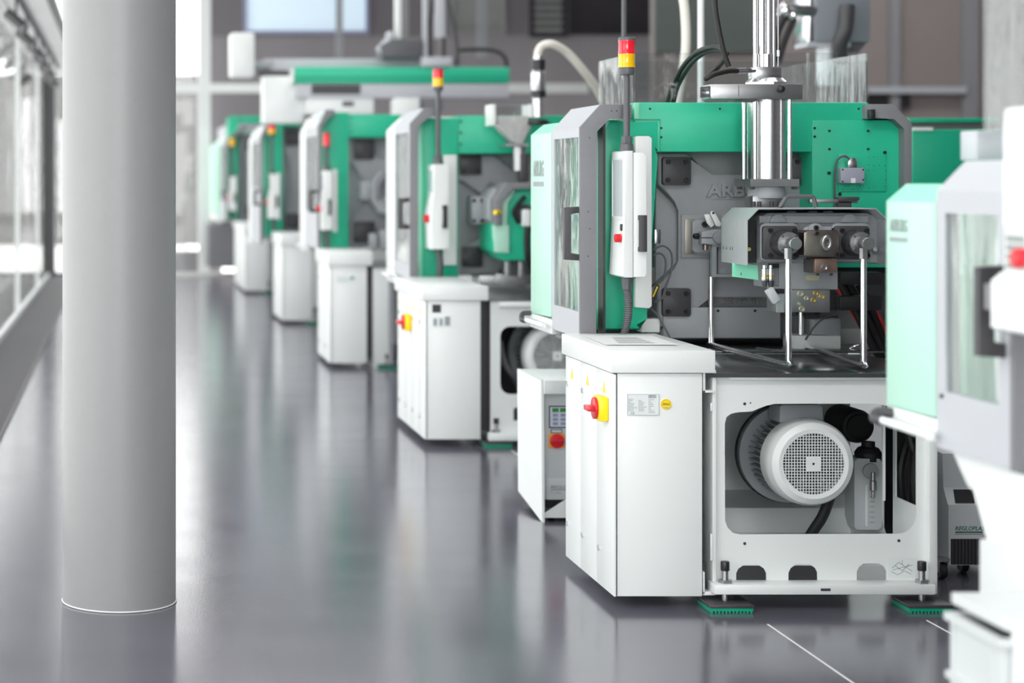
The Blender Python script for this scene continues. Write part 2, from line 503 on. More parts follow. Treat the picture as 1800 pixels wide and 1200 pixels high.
# glazed side
yy = -9.0
n = 8
while yy < 32:
    y2 = min(yy + 5.25, 32.3)
    w = struct('window_%d' % n, MB().plate([(yy, 0), (y2, 0), (y2, 7), (yy, 7)],
               [[(yy + .03, .05), (y2 - .03, .05), (y2 - .03, 3.44), (yy + .03, 3.44)], [(yy + .03, 3.64), (y2 - .03, 3.64), (y2 - .03, 6.95), (yy + .03, 6.95)]], GX0 - .06, GX0, 'x'), 'white')
    obj('pane', MB().box(GX0 - .035, GX0 - .025, yy + .03, y2 - .03, .05, 3.44), 'facade', w)
    obj('pane', MB().box(GX0 - .035, GX0 - .025, yy + .03, y2 - .03, 3.64, 6.95), 'facade', w)
    yy = y2; n += 1
struct('trim_end_post', MB().box(GX0 - .1, GX0 + .08, 32.0, 32.4, 0, 3.5), 'dark')

# cladding outside, at the end of the terrace: corrugated sheets
cl = thing('metal_fence', 'ribbed pale metal screen standing beyond the terrace outside the glass', 'fence', (-3, 48, 0))
for k in range(14):
    xa = -12 + k * 1.0
    pts = []
    for i in range(11):
        pts.append((xa + i * 0.098, 48.0 if i % 2 else 48.06))
    pts += [(xa + .98, 48.14), (xa, 48.14)]
    obj('panel', MB().prism(pts, -0.02, 4.3, 'z'), 'corr', cl)

# floor grate: long bars set in a frame
gr = thing('floor_grate', 'long grey slatted metal floor grate running beside the glass wall', 'grate', (-0.98, 10, 0))
gme = None
for k in range(20):
    xx = -1.17 + k * 0.0208
    o = obj('slat', MB().box(xx, xx + .0095, -2.5, 31.5, 0.0, 0.012), 'gratemetal', gr) if gme is None else inst('slat', gme, gr, (gr.location.x + k * 0.0208, gr.location.y, 0))
    gme = gme or o.data
obj('frame', MB().box(-1.195, -1.175, -2.5, 31.5, 0, .014), 'gratemetal', gr)
obj('frame', MB().box(-0.765, -0.75, -2.5, 31.5, 0, .014), 'gratemetal', gr)
obj('tray', MB().box(-1.18, -0.76, -2.5, 31.5, 0.0004, .003), 'dark', gr)

# pillar
pl = struct('pillar', MB().cyl((-0.012, 7.23, 0), (-0.012, 7.23, 7), 0.2165, n=96), 'pillar')
obj('base_seal', MB().torus((-0.012, 7.23, 0.004), (0, 0, 1), 0.2172, 0.0028, 96, 6), 'white', pl)

# track spotlights
tk = thing('light_track', 'thin dark ceiling track that carries the row of spotlights', 'track', (-1.05, 20, 3.4))
obj('rail', MB().box(-1.07, -1.03, 6, 31, 3.42, 3.46), 'dark', tk)
for k, (px, py, dx) in enumerate(((28, 36, 0), (46, 68, 1), (63, 91, 0), (73, 110, 1), (82, 127, 0), (90, 141, 1))):
    Y = -1.05 * FPX / (px - 215)
    z = Z(py, Y)
    nm = ['first spotlight on the ceiling track, the largest, with a pale lens rim', 'second spotlight along the ceiling track, dark short barrel', 'third spotlight along the ceiling track', 'fourth spotlight along the ceiling track', 'fifth spotlight along the ceiling track', 'sixth spotlight along the ceiling track, smallest, nearest the end wall'][k]
    s = thing('spotlight', nm, 'spotlight', (-1.05, Y, z), 'spotlights on the ceiling track')
    d = Vector((0.6, -0.25, -0.52)).normalized()
    c = Vector((-1.05, Y, z))
    obj('barrel', MB().lathe([(0, -.13), (.05, -.13), (.055, -.11), (.055, .13), (.047, .13), (.045, .1), (0, .1)], c, d, 24), 'dark', s)
    obj('lens_rim', MB().torus(c + d * .13, d, .051, .006, 24, 6), 'steel', s)
    obj('arm', MB().tube([c + Vector((0, 0, .03)), (c.x, Y, 3.44)], .014, 8, 0), 'dark', s)

# ================================================================== shared machine pieces
def cabinet(label, xl, xr, y0, y1, zb, zl0, zl1, nd, group='electrical cabinets at the machine fronts', lid_l=0.014, lid_r=0.044, detail=2):
    r = thing('control_cabinet', label, 'cabinet', ((xl + xr) / 2, y0, zb), group)
    obj('body', MB().box(xl + .013, xr, y0 + .003, y1, zb, zl0 - .003, .003), 'white', r)
    obj('gap_shade', MB().box(xl + .0085, xl + .0135, y0 + .004, y1 - .004, zb + .003, zl0 - .004), 'black', r)  # black strip added as the shade in the door gap
    obj('gap_shade', MB().box(xl + .014, xr - .004, y0 + .006, y1 - .004, zl0 - .004, zl0 + .001), 'black', r)  # black strip added as the shade line under the lid
    st = (y1 - y0) / nd
    for k in range(nd):
        d = obj('door', MB().box(xl, xl + .0085, y0 + k * st + (.001 if k else -.004), y0 + (k + 1) * st - .003, zb, zl0 - .006, .002), 'white', r)
        yc = y0 + (k + .55) * st
        if detail > 1:
            zc = zl0 - .07
            obj('warning_triangle', MB().prism([(yc - .022, zc - .02), (yc + .022, zc - .02), (yc, zc + .022)], xl - .0012, xl, 'x'), 'yellow', d)
            for zz in (zl0 - .12, zb + .14):
                obj('lock', MB().cyl((xl + .002, y0 + (k + .88) * st, zz), (xl - .004, y0 + (k + .88) * st, zz), .011, n=16), 'steel', d)
        elif detail == 1:
            obj('warning_triangle', MB().prism([(yc - .03, zl0 - .09), (yc + .03, zl0 - .09), (yc, zl0 - .04)], xl - .0012, xl, 'x'), 'yellow', d)
            for zz in (zl0 - .14, zb + .12):
                obj('lock', MB().cyl((xl + .002, y0 + (k + .7) * st, zz), (xl - .006, y0 + (k + .7) * st, zz), .016, n=12), 'steel', d)
    obj('lid', MB().box(xl - lid_l, xr + lid_r, y0 - .015, y1 + .012, zl0, zl1, .004), 'white', r)
    return r

def rotary(r, x, y, z, s=1.0):
    h = obj('main_switch', MB().box(x - .036 * s, x, y - .05 * s, y + .05 * s, z - .046 * s, z + .046 * s, .006 * s), 'yellow', r)
    obj('dial', MB().cyl((x - .036 * s, y, z), (x - .047 * s, y, z), .042 * s, n=32, bev=.002), 'red', h)
    obj('knob', MB().box(x - .075 * s, x - .045 * s, y - .034 * s, y + .034 * s, z - .010 * s, z + .010 * s, .003), 'red', h)
    return h

def tower(r, x, y, z_pole, z0, z1, rad, cols, pole_r):
    p = obj('signal_tower', MB().cyl((x, y, z_pole + .05), (x, y, z0), pole_r, n=20), 'greyplastic', r)
    obj('pole_fitting', MB().cyl((x, y, z_pole), (x, y, z_pole + .028), pole_r * 2.1, pole_r * 1.9, 20).cyl((x, y, z_pole + .028), (x, y, z_pole + .06), pole_r * 1.6, n=6, bev=.002), 'greyplastic', p)
    h = (z1 - z0)
    zb, zc = z0 + h * .2, z1 - h * .09
    obj('tower_base', MB().cyl((x, y, z0), (x, y, zb), rad * .9, rad * .96, 28, .003), 'greyplastic', p)
    st = (zc - zb) / len(cols)
    for k, c in enumerate(cols):
        a = zb + k * st
        obj('lens', MB().lathe([(0, 0), (rad, 0), (rad, .006), (rad * .965, .01), (rad * .965, st - .006), (rad, st - .003), (rad, st), (0, st)], (x, y, a), (0, 0, 1), 32), c, p)
    obj('tower_cap', MB().lathe([(0, 0), (rad, 0), (rad, h * .06), (rad * .9, h * .09), (0, h * .09)], (x, y, zc), (0, 0, 1), 32), 'greyplastic', p)
    return p

def guard_door(r, xs, y0, y1, zb, zt, xc, zc, xin, wy0, wy1, wz0, wz1, fm='doorgrey', sm='lightgrey', stile=.068, hand=None):
    """sliding guard: side sheet with a window, slanted shoulder, top sheet and a front frame"""
    d = obj('guard_door', MB().plate([(y0, zb), (y1, zb), (y1, zt), (y0, zt)], [[(wy0, wz0), (wy1, wz0), (wy1, wz1), (wy0, wz1)]], xs, xs + .02, 'x'), sm, r)
    obj('shoulder', MB().prism([(xs, zt), (xc, zc), (xc + .012, zc - .016), (xs + .02, zt - .008)], y0, y1), sm, d)
    obj('top_sheet', MB().box(xc, xin, y0 + .001, y1, zc - .016, zc), sm, d)
    k = .027
    obj('front_frame', MB().prism([(xs - .001, zb), (xs - .001, zt), (xc, zc), (xin, zc), (xin, zc - .058), (xc + .036, zc - .058), (xs + stile, zt - .016), (xs + stile, zb + .012)], y0 - .02, y0, bev=.002), fm, d)
    obj('window_pane', MB().box(xs + .006, xs + .011, wy0, wy1, wz0, wz1), 'pane', d)
    if hand:
        ha, hb, hy, hw, hd = hand
        obj('handle', MB().prism([(xs, ha), (xs - hd, ha + .004), (xs - hd, hb - .004), (xs, hb), (xs, hb - hw), (xs - hd + hw, hb - hw - .004), (xs - hd + hw, ha + hw + .004), (xs, ha + hw)], hy, hy + .03, bev=.003), 'dark', d)
    return d

def motor(r, x, z, y0, y1, y2, y3, rad, grille=True):
    m = obj('motor', MB().cyl((x, y1 - .01, z), (x, y3 - .02, z), rad * .8, n=48), 'castlight', r)
    obj('flange', MB().cyl((x, y3 - .025, z), (x, y3, z), rad * 1.16, n=48, bev=.004), 'castlight', m)
    ro = rad
    gr_ = rad * .70
    obj('fan_cover', MB().lathe([(gr_, 0.004), (gr_, 0), (rad * .80, -.002), (rad * .93, .012), (rad * .99, .035), (ro, .06), (ro, y1 - y0), (ro - .006, y1 - y0), (ro - .006, .06), (gr_, .012), (gr_, .004)], (x, y0, z), (0, 1, 0), 64), 'white', m)
    if grille:
        g = MB()
        n = 21
        p = 2 * gr_ / n
        for i in range(n + 1):
            t = -gr_ + i * p
            h = math.sqrt(max(0, gr_ * gr_ - t * t))
            if h < .004: continue
            g.box(x + t - .0013, x + t + .0013, y0 + .001, y0 + .0035, z - h, z + h)
            g.box(x - h, x + h, y0 + .0012, y0 + .0037, z + t - .0013, z + t + .0013)
        go = obj('grille', g, 'white', m)
        go['kind'] = 'stuff'
        obj('hub_plate', MB().plate([(x - .028, z - .028), (x + .028, z - .028), (x + .028, z + .028), (x - .028, z + .028)], [arc(x, z, .006, 0, 330, 11)], y0 - .001, y0 + .003), 'white', m)
        f = MB()
        for k in range(7):
            a = 2 * math.pi * k / 7
            f.prism([(x + math.cos(a) * .02, z + math.sin(a) * .02), (x + math.cos(a + .1) * gr_ * .95, z + math.sin(a + .1) * gr_ * .95), (x + math.cos(a + .5) * gr_ * .95, z + math.sin(a + .5) * gr_ * .95), (x + math.cos(a + 1.0) * .03, z + math.sin(a + 1.0) * .03)], y0 + .03 + .002 * k, y0 + .034 + .002 * k)
        f.cyl((x, y0 + .02, z), (x, y0 + .06, z), .035, n=20)
        obj('fan', f, 'dark', m)
    for k in range(20):
        a = math.radians(110 + 160 * k / 19)
        c, s_ = math.cos(a), math.sin(a)
        r0, r1 = rad * .78, rad * .98
        t = .0022
        mb = MB()
        mb.prism([(x + c * r0 - s_ * t, z + s_ * r0 + c * t), (x + c * r1 - s_ * t, z + s_ * r1 + c * t), (x + c * r1 + s_ * t, z + s_ * r1 - c * t), (x + c * r0 + s_ * t, z + s_ * r0 - c * t)], y1 + .004, y3 - .04)
        obj('cooling_fin', mb, 'castlight', m)
    return m

def foot(r, x, y, zt, pad=.16):
    f = obj('levelling_foot', MB().cyl((x, y, .03), (x, y, zt + .06), .012, n=16), 'steelx', r)
    obj('nut', MB().cyl((x, y, zt), (x, y, zt + .016), .026, n=6), 'steelx', f)
    obj('bolt_head', MB().cyl((x, y, zt + .05), (x, y, zt + .085), .016, n=20, bev=.002), 'black', f)
    obj('pad_top', MB().box(x - pad / 2, x + pad / 2, y - pad / 2, y + pad / 2, .017, .03, .002), 'dark', f)
    mb = MB().box(x - pad / 2 + .003, x + pad / 2 - .003, y - pad / 2 + .003, y + pad / 2 - .003, .006, .0168)
    obj('pad', mb, 'green_dark', f)
    mb = MB()
    for k in range(12):
        a = x - pad / 2 + .006 + k * (pad - .02) / 11
        mb.box(a, a + .007, y - pad / 2 + .003, y + pad / 2 - .003, 0, .0062)
    o = obj('pad_ribs', mb, 'green_dark', f)
    o['kind'] = 'stuff'

def tie_cap(r, x, y, z, s, d=.02, br=.007):
    c = obj('tie_bar_cap', MB().prism(rrect(x - s, x + s, z - s, z + s, s * .2), y, y + d, bev=.003), 'dark', r)
    for a in (-.64, .64):
        for b in (-.64, .64):
            bolt(c, x + a * s, y, z + b * s, br)
    return c

# ================================================================== machine in focus
GRP = 'injection moulding machines in the row'
YC, YC2 = 7.1, 7.874
c1 = cabinet('tall white control cabinet with data plate, round yellow sticker and yellow and red switch', X(1079, YC), X(1235, YC), YC, YC2, .043, Z(655, YC), Z(615.5, YC), 3)
rotary(c1, X(1079, YC), 7.225, Z(717, 7.22))
np_ = obj('data_plate', MB().pbox(1103, 693, 1158, 729, YC - .0012, .004), 'label', c1)
text('lettering', 'ARBURG', P(1139.5, 697, YC - .0012), 14 * YC / FPX, 3 * YC / FPX, 'ink', np_, .0004, bold=.02)
obj('underline', MB().pbox(1139.5, 698, 1153.5, 699, YC - .0016, .0006), 'ink', np_)
text('mark', 'CE', P(1108.6, 727.8, YC - .0012), 6.4 * YC / FPX, 4 * YC / FPX, 'ink', np_, .0004)
mb = MB()
for k in range(9):
    mb.pbox(1104, 701 + k * 2.5, 1104 + (9, 8, 5, 11, 10, 9, 16, 10, 9)[k], 701.9 + k * 2.5, YC - .0016, .0006)
    mb.pbox(1122, 703.2 + k * 2.3, 1122 + (5, 8, 11, 9, 8, 15, 10, 11, 10)[k], 704 + k * 2.3, YC - .0016, .0006)
    mb.pbox(1140, 702 + k * 2.8, 1140 + (10, 4, 7, 9, 9, 4, 5, 10, 12)[k], 702.9 + k * 2.8, YC - .0016, .0006)
o = obj('printed_lines', mb, 'greyink', np_); o['kind'] = 'stuff'
mb = MB().plate([(X(1102.5, YC), Z(729.6, YC)), (X(1158.5, YC), Z(729.6, YC)), (X(1158.5, YC), Z(692.5, YC)), (X(1102.5, YC), Z(692.5, YC))],
                [[(X(1103.2, YC), Z(729, YC)), (X(1157.8, YC), Z(729, YC)), (X(1157.8, YC), Z(693.2, YC)), (X(1103.2, YC), Z(693.2, YC))]], YC - .0016, YC - .001)
obj('plate_border', mb, 'greyink', np_)
stx, stz = X(1171, YC), Z(710.3, YC)
st_ = obj('round_sticker', MB().cyl((stx, YC - .0012, stz), (stx, YC + .003, stz), .0198, n=40), 'yellow', c1)
text('lettering', 'ARBURG', (stx - .013, YC - .0012, stz + .0005), .026, .0042, 'ink', st_, .0004, bold=.02)
obj('underline', MB().box(stx - .013, stx + .013, YC - .0016, YC - .001, stz - .003, stz - .0012), 'ink', st_)
obj('year_print', MB().box(stx - .008, stx + .008, YC - .0016, YC - .001, stz - .015, stz - .011), 'greyink', st_)
mb = MB()
for k in range(17):
    a = math.radians(-50 + 280 * k / 16)
    mb.box(stx + math.cos(a) * .0165 - .0009, stx + math.cos(a) * .0165 + .0009, YC - .0016, YC - .001, stz + math.sin(a) * .0165 - .0009, stz + math.sin(a) * .0165 + .0009)
o = obj('ring_print', mb, 'ink', st_); o['kind'] = 'stuff'

m1 = thing('injection_moulding_machine', 'green and grey moulding machine with upright steel cylinder, uncovered motor and chrome guard bars', 'machine', (2.6, 8.0, 0), GRP)
YB = 7.15
def bx_(*a): return [(X(p, YB), Z(q, YB)) for p, q in a]
outer = bx_((1258, 658), (1645, 655), (1645, 1030), (1258, 1034))
hole = bx_((1274, 745), (1277, 733), (1285, 727), (1296, 724.5), (1321, 723), (1334, 717.5), (1348, 712.5), (1362, 709.5), (1542, 709), (1562, 714), (1580, 721), (1596, 727), (1606, 736), (1611, 750), (1611, 905), (1609, 918), (1602, 929), (1591, 936), (1578, 938), (1300, 939), (1288, 936), (1279, 927), (1274.5, 915))
holes = [hole]
for a, b, t, q in ((1294, 1347, 993, 1027), (1386, 1437, 992, 1025), (1506, 1558, 990, 1023)):
    holes.append(bx_((a, q), (b, q), (b, t + 14), (b - 4, t + 6), (b - 13, t), (a + 13, t), (a + 4, t + 6), (a, t + 14)))
bf = obj('base_frame', MB().plate(outer, holes, YB, YB + .006), 'white', m1)
zf = Z(1029, 7.07)
obj('bottom_flange', MB().box(X(1257, 7.06), X(1645, 7.06), 7.06, YB + .002, Z(1045, 7.06), Z(1028, 7.06), .003), 'white', bf)
obj('flange_slot', MB().pbox(1443, 1034, 1460, 1038.5, 7.0585, .003), 'dark', bf)
obj('top_rail', MB().pbox(1283, 657, 1640, 667.5, 7.125, .03, .004), 'white', bf)
obj('side_return', MB().pbox(1252.5, 650, 1259, 1042, 7.13, .1, .001), 'white', bf)
obj('side_return', MB().box(X(1632, 7.12), X(1646, 7.12), 7.11, 7.16, Z(1043, 7.12), Z(655, 7.12), .002), 'white', bf)
for a, b, c, d in ((1236, 652, 1240, 690), (1236, 686, 1257, 690), (1236, 1040, 1257, 1046), (1236, 1005, 1239, 1044)):
    obj('channel', MB().pbox(a, b, c, d, 7.11, .05, .001), 'white', bf)
for a, b in ((708, 722), (938, 985)):
    obj('clip', MB().pbox(1249, a, 1253, b, 7.125, .01, .001), 'white', bf)
for px, py in ((1309, 709.5), (1309, 955), (1580, 950)):
    obj('hole_plug', MB().cyl((X(px, YB), YB + .001, Z(py, YB)), (X(px, YB), YB - .001, Z(py, YB)), .0058, n=16), 'dark', bf)
obj('hole_plug', MB().cyl((X(1319, YB), YB + .001, Z(708, YB)), (X(1319, YB), YB - .001, Z(708, YB)), .0028, n=12), 'dark', bf)
sk = obj('drawing_label', MB().pbox(1561, 980, 1612, 1015, YB - .001, .002), 'label', bf)
mb = MB()
for a, b in (((1568, 998), (1580, 988)), ((1580, 988), (1592, 996)), ((1592, 996), (1604, 1004)), ((1566, 1004), (1578, 1010)), ((1578, 1010), (1590, 1003)), ((1590, 1003), (1602, 1009)), ((1574, 994), (1586, 1003)), ((1586, 1003), (1598, 991)), ((1586, 984), (1586, 994)), ((1570, 1001), (1604, 993))):
    mb.tube([P(a[0], a[1], YB - .0012), P(b[0], b[1], YB - .0012)], .0006, 4, 0)
o = obj('drawn_lines', mb, 'ink', sk); o['kind'] = 'stuff'
for px in (1274.5, 1620.5):
    foot(m1, X(px, 7.1), 7.1, zf, .165)
for x_, y_ in ((2.45, 9.9), (3.0, 9.9)):
    foot(m1, x_, y_, zf)

# inside of the base: liner, right sheet, black sheet as shade behind
zt_ = Z(655, YB) - .012
xl_, xr_ = X(1262, YB), X(1632, YB)
obj('inner_liner', MB().box(xl_, xr_, 7.92, 7.93, .12, zt_).box(xl_, xl_ + .006, YB + .01, 7.92, .12, zt_)
    .prism([(YB + .02, .16), (7.3, .16), (7.55, .20), (7.62, .285), (7.92, .31), (7.92, .29), (7.64, .27), (7.57, .185), (7.3, .145), (YB + .02, .145)], xl_ + .006, xr_, 'x'), 'white_in', m1)
xp = 3.03
obj('side_sheet', MB().plate([(7.165, .1), (7.45, .1), (7.45, zt_), (7.165, zt_)], [[(7.235, Z(888, 7.24)), (7.425, Z(873, 7.42)), (7.425, Z(752, 7.42)), (7.235, Z(752, 7.24))]], xp, xp + .006, 'x'), 'white_in', m1)
obj('shade_sheet', MB().box(X(1556, 7.62), 3.25, 7.62, 7.63, .1, zt_), 'black', m1)  # black sheet added as the shade behind the right opening
for k in range(6):
    y0 = 7.28 + .05 * k
    obj('hydraulic_hose', MB().tube([(3.07 + .03 * (k % 3), y0, .8), (3.09 + .02 * (k % 2), y0 + .05, .62), (3.06 + .03 * (k % 3), y0 + .02, .45), (3.11, y0 + .06, .2)], .02, 10), 'rubber', m1)
obj('pressure_bar', MB().pbox(1552, 710, 1556.5, 880, 7.33, .01), 'white', m1)

# pump motor
mx, mz = X(1427, 7.22), Z(814, 7.22)
mo = motor(m1, mx, mz, 7.2, 7.315, 7.315, 7.50, .166)
obj('terminal_box', MB().prism([(X(1370, 7.3), Z(742, 7.3)), (X(1371, 7.3), Z(714, 7.3)), (X(1376, 7.3), Z(711, 7.3)), (X(1440, 7.3), Z(711, 7.3)), (X(1446, 7.3), Z(715, 7.3)), (X(1447, 7.3), Z(742, 7.3))], 7.3, 7.42, bev=.003), 'castlight', mo)
obj('mounting_ring', MB().cyl((mx, 7.5, mz), (mx, 7.52, mz), .197, n=56), 'rubber', mo)
obj('motor_cable', MB().tube([P(1460, 868, 7.35), P(1447, 905, 7.36), P(1428, 935, 7.38), P(1405, 975, 7.4)], .021, 12), 'rubber', m1)
# lubricant reservoir, accumulator cap and gauge
rs = obj('oil_reservoir', MB().prism(rrect(X(1502, 7.5), X(1550, 7.5), .22, Z(806, 7.5), .012), 7.5, 7.6, bev=.006), 'tempgrey', m1)
rc = P(1526, 800, 7.55)
obj('reservoir_cap', MB().lathe([(0, -.02), (.052, -.02), (.052, .012), (.04, .03), (.026, .036), (.026, .055), (0, .055)], rc, (0, 0, 1), 28), 'rubber', rs)
ac = P(1510, 750, 7.62)
obj('accumulator', MB().lathe([(0, 0), (.045, 0), (.05, .006), (.062, .008), (.068, .02), (.068, .2), (0, .2)], ac, (0, 1, 0), 36), 'rubber', m1)
vx, vy, vz = P(1531, 828, 7.49)
obj('round_flange', MB().cyl((vx, 7.5, vz), (vx, 7.488, vz), .031, n=30, bev=.002), 'castlight', rs)
obj('drain_valve', MB().lathe([(0, 0), (.008, 0), (.009, .03), (.013, .034), (.013, .07), (.006, .075), (.006, .1), (0, .1)], (vx, 7.47, vz - .002), (0, 0, -1), 16), 'steelx', rs)
obj('sight_scale', MB().pbox(1521, 852, 1525, 925, 7.497, .004), 'label', rs)
mb = MB()
for k in range(6):
    mb.pbox(1529, 872 + k * 9, 1538, 873.2 + k * 9, 7.4985, .002)
o = obj('scale_marks', mb, 'greyink', rs); o['kind'] = 'stuff'

# table top with the stepped tray behind
zT = .876
obj('table_top', MB().box(X(1236, 7.3), 3.1, 7.125, 7.92, zT - .008, zT, .001), 'tabletop', m1)
obj('table_top_rear', MB().box(2.0, 3.2, 7.93, 8.75, zT + .004, zT + .012, .001), 'tabletop', m1)
obj('table_lip', MB().box(X(1240, 7.12), 3.08, 7.118, 7.127, zT - .014, zT + .001), 'dark', m1)

# machine body behind: bed, rear guards
obj('machine_bed', MB().box(2.5, 3.2, 8.35, 10.3, .1, zT, .004), 'white', m1)
obj('rear_body', MB().box(2.3, 3.2, 8.62, 10.2, zT + .02, 1.86, .01), 'lightgrey', m1)
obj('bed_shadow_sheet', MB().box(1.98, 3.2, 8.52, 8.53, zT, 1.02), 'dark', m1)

# ---- platen casting
YP = 8.18
obj('platen', MB().pbox(1152, 266, 1440, 596, YP + .03, .14, .01), 'cast', m1)
pr = MB().pprism([(1154, 268), (1206, 268), (1216, 274), (1249, 313), (1376, 313), (1412, 272), (1440, 269), (1440, 330), (1396, 368), (1396, 458), (1440, 505), (1440, 560), (1390, 560), (1346, 516), (1247, 516), (1216, 557), (1186, 560), (1163, 580), (1156, 580), (1156, 500), (1186, 472), (1198, 460), (1198, 368), (1186, 354), (1157, 325)], YP - .035, .07, .014, 3)
plt = obj('platen_ribs', pr, 'cast', m1)
obj('platen_skirt', MB().pbox(1166, 540, 1372, 594, YP - .045, .06, .004), 'castlight', m1)
for px in (1262, 1327):
    obj('skirt_hole', MB().cyl(P(px, 546, YP - .045), (X(px, YP - .045), YP - .047, Z(546, YP - .045)), .006, n=14), 'black', m1)
obj('nozzle_plate', MB().pbox(1198, 377, 1262, 453, YP - .045, .02, .003), 'cast', m1)
obj('brass_shim', MB().pbox(1204, 385, 1222, 446, YP - .052, .01, .001), mat('dull_brass', (0.33, 0.31, 0.27, 1), 0.4, metal=0.6), m1)
obj('nozzle_block', MB().pprism([(1217, 390), (1222, 386), (1262, 386), (1262, 444), (1222, 444), (1217, 439)], YP - .075, .04, .004), 'cast', m1)
for a in (1190, 1417):
    for b in (300.5, 531.5):
        tie_cap(m1, X(a, YP - .06), YP - .06, Z(b, YP - .06), .0605, .03, .0095)
tx = P(1241, 346, YP - .035)
text('cast_lettering', 'ARBURG', tx, 138 * (YP - .035) / FPX, 23 * (YP - .035) / FPX, 'cast', m1, .012, bold=.03)
obj('cast_underline', MB().pbox(1240, 348, 1378, 350, YP - .039, .006), 'cast', m1)
text('cast_number', '250 832 03', P(1272, 535, YP + .03), 60 * YP / FPX, 12 * YP / FPX, 'cast', m1, .010)

# clamp lever on the nozzle
yk = YP - .12
obj('clamp_bracket', MB().pprism([(1233, 407), (1250, 404), (1270, 400), (1290, 402), (1290, 430), (1270, 431), (1255, 428), (1233, 430)], yk, .05, .005), 'castlight', m1)
obj('clamp_slot', MB().pbox(1233, 417, 1262, 418.6, yk - .0008, .002), 'black', m1)
obj('clamp_boss', MB().cyl((X(1262, yk), yk + .02, Z(417, yk)), (X(1262, yk), yk - .02, Z(417, yk)), .025, n=30, bev=.002), 'cast', m1)
obj('clamp_screw', MB().lathe([(0, 0), (.015, 0), (.015, .012), (.01, .02), (0, .02)], P(1227, 415, yk), (-1, -.3, 0), 6), 'black', m1)
bolt(m1, X(1238, YP - .075), YP - .075, Z(394, YP - .075), .012)
lv = obj('release_lever', MB().pprism([(1250, 371), (1255, 371), (1268, 393), (1266, 398), (1259, 397), (1249, 376)], yk - .02, .006, .001), 'white', m1)
obj('lever_pin', MB().cyl(P(1252.5, 374, yk - .019), (X(1252.5, yk), yk - .023, Z(374, yk - .019)), .0055, n=14), 'black', lv)
obj('release_lever', MB().pprism([(1238, 377), (1247, 376), (1256, 395), (1250, 400), (1243, 392)], yk + .01, .006, .001), 'white', m1)
mb = MB().plate([(X(1253, yk), Z(487, yk)), (X(1345, yk), Z(487, yk)), (X(1345, yk), Z(430, yk)), (X(1253, yk), Z(430, yk))], [[(X(1261, yk), Z(482, yk)), (X(1340, yk), Z(482, yk)), (X(1340, yk), Z(434, yk)), (X(1261, yk), Z(434, yk))]], yk + .01, yk + .05)
obj('bracket_frame', mb, 'castlight', m1)
obj('bracket_plate', MB().pbox(1262, 435, 1340, 481, yk + .03, .01), 'cast', m1)
obj('name_tag', MB().pbox(1266, 472, 1275, 481, yk + .028, .002), 'greyink', m1)

# ---- green front panels
YG = 8.0
zz = lambda q: Z(q, YG)
xx_ = lambda p: X(p, YG)
obj('front_panel', MB().prism([(xx_(1053), zz(580)), (xx_(1053), zz(226)), (xx_(1068), zz(211)), (xx_(1160), zz(211)), (xx_(1160), zz(266)), (xx_(1147), zz(268)), (xx_(1147), zz(540)), (xx_(1128), zz(556)), (xx_(1128), zz(580))], YG, YG + .16, bev=.022), 'green', m1)
ub = obj('upper_panel', MB().pbox(1115, 180, 1527, 267, YG + .006, .5, .006), 'green', m1)
rp = obj('front_panel', MB().prism([(xx_(1427), zz(470)), (xx_(1427), zz(211)), (xx_(1572), zz(211)), (xx_(1590), zz(228)), (xx_(1590), zz(470))], YG - .004, YG + .16, bev=.003), 'green', m1)
obj('joint_strip', MB().pbox(1113, 209.3, 1161, 211, YG - .002, .003), 'green_dark', ub)
obj('joint_strip', MB().pbox(1160, 211, 1161, 268, YG + .004, .003), 'green_dark', ub)
for px, py in ((1143, 191), (1266, 191), (1388, 191), (1510, 191), (1163, 225), (1163, 241)):
    bolt(ub, xx_(px), YG + .006, zz(py), .0045, 'screw')
for px, py in ((1431, 225), (1431, 240), (1457, 230), (1525, 230), (1457, 262), (1525, 262), (1456, 304), (1475, 341)):
    bolt(rp, xx_(px), YG - .004, zz(py), .0052 if py < 300 else .007, 'screw')
hp = obj('mounting_plate', MB().pbox(1474, 270, 1557.5, 336.5, YG - .012, .01, .001), 'green', rp)
bolt(hp, xx_(1553), YG - .012, zz(268), .0065, 'screw')
mb = MB()
for px, py in [(1525 + 9 * i, 276 + 0 * i) for i in range(2)] + [(1525, 290), (1534, 291), (1543, 290), (1553, 291), (1525, 300), (1534, 300), (1555, 300), (1555, 316), (1525, 330), (1534, 327), (1553, 328), (1483, 327), (1490, 327), (1499, 333), (1504, 327), (1509, 328), (1515, 326), (1479, 333), (1506, 332)]:
    mb.cyl((xx_(px), YG - .0118, zz(py)), (xx_(px), YG - .0128, zz(py)), .0021, n=8)
o = obj('drill_holes', mb, 'dark', hp); o['kind'] = 'stuff'
jb = obj('junction_box', MB().pbox(1478, 295, 1520, 322, YG - .06, .045, .004), mat('blue_grey_box', rgb(160, 162, 178), 0.4), m1)
for px, py in ((1481, 298), (1517, 298), (1481, 319), (1517, 316)):
    bolt(jb, X(px, YG - .06), YG - .06, Z(py, YG - .06), .0035, 'screw')
obj('box_label', MB().pbox(1496, 313, 1504, 321.5, YG - .0608, .001), 'paper', jb)
cp = obj('plug', MB().pprism([(1491, 296), (1491, 284), (1495, 279), (1499, 277), (1504, 278), (1507, 284), (1507, 296)], YG - .055, .03, .002), 'steel', jb)
obj('box_cable', MB().tube([P(1494, 280, YG - .04), P(1484, 274, YG - .045), P(1473, 280, YG - .045), P(1468, 296, YG - .04), P(1467, 320, YG - .03), P(1468, 372, YG - .02)], .0045, 8), 'greyplastic', m1)

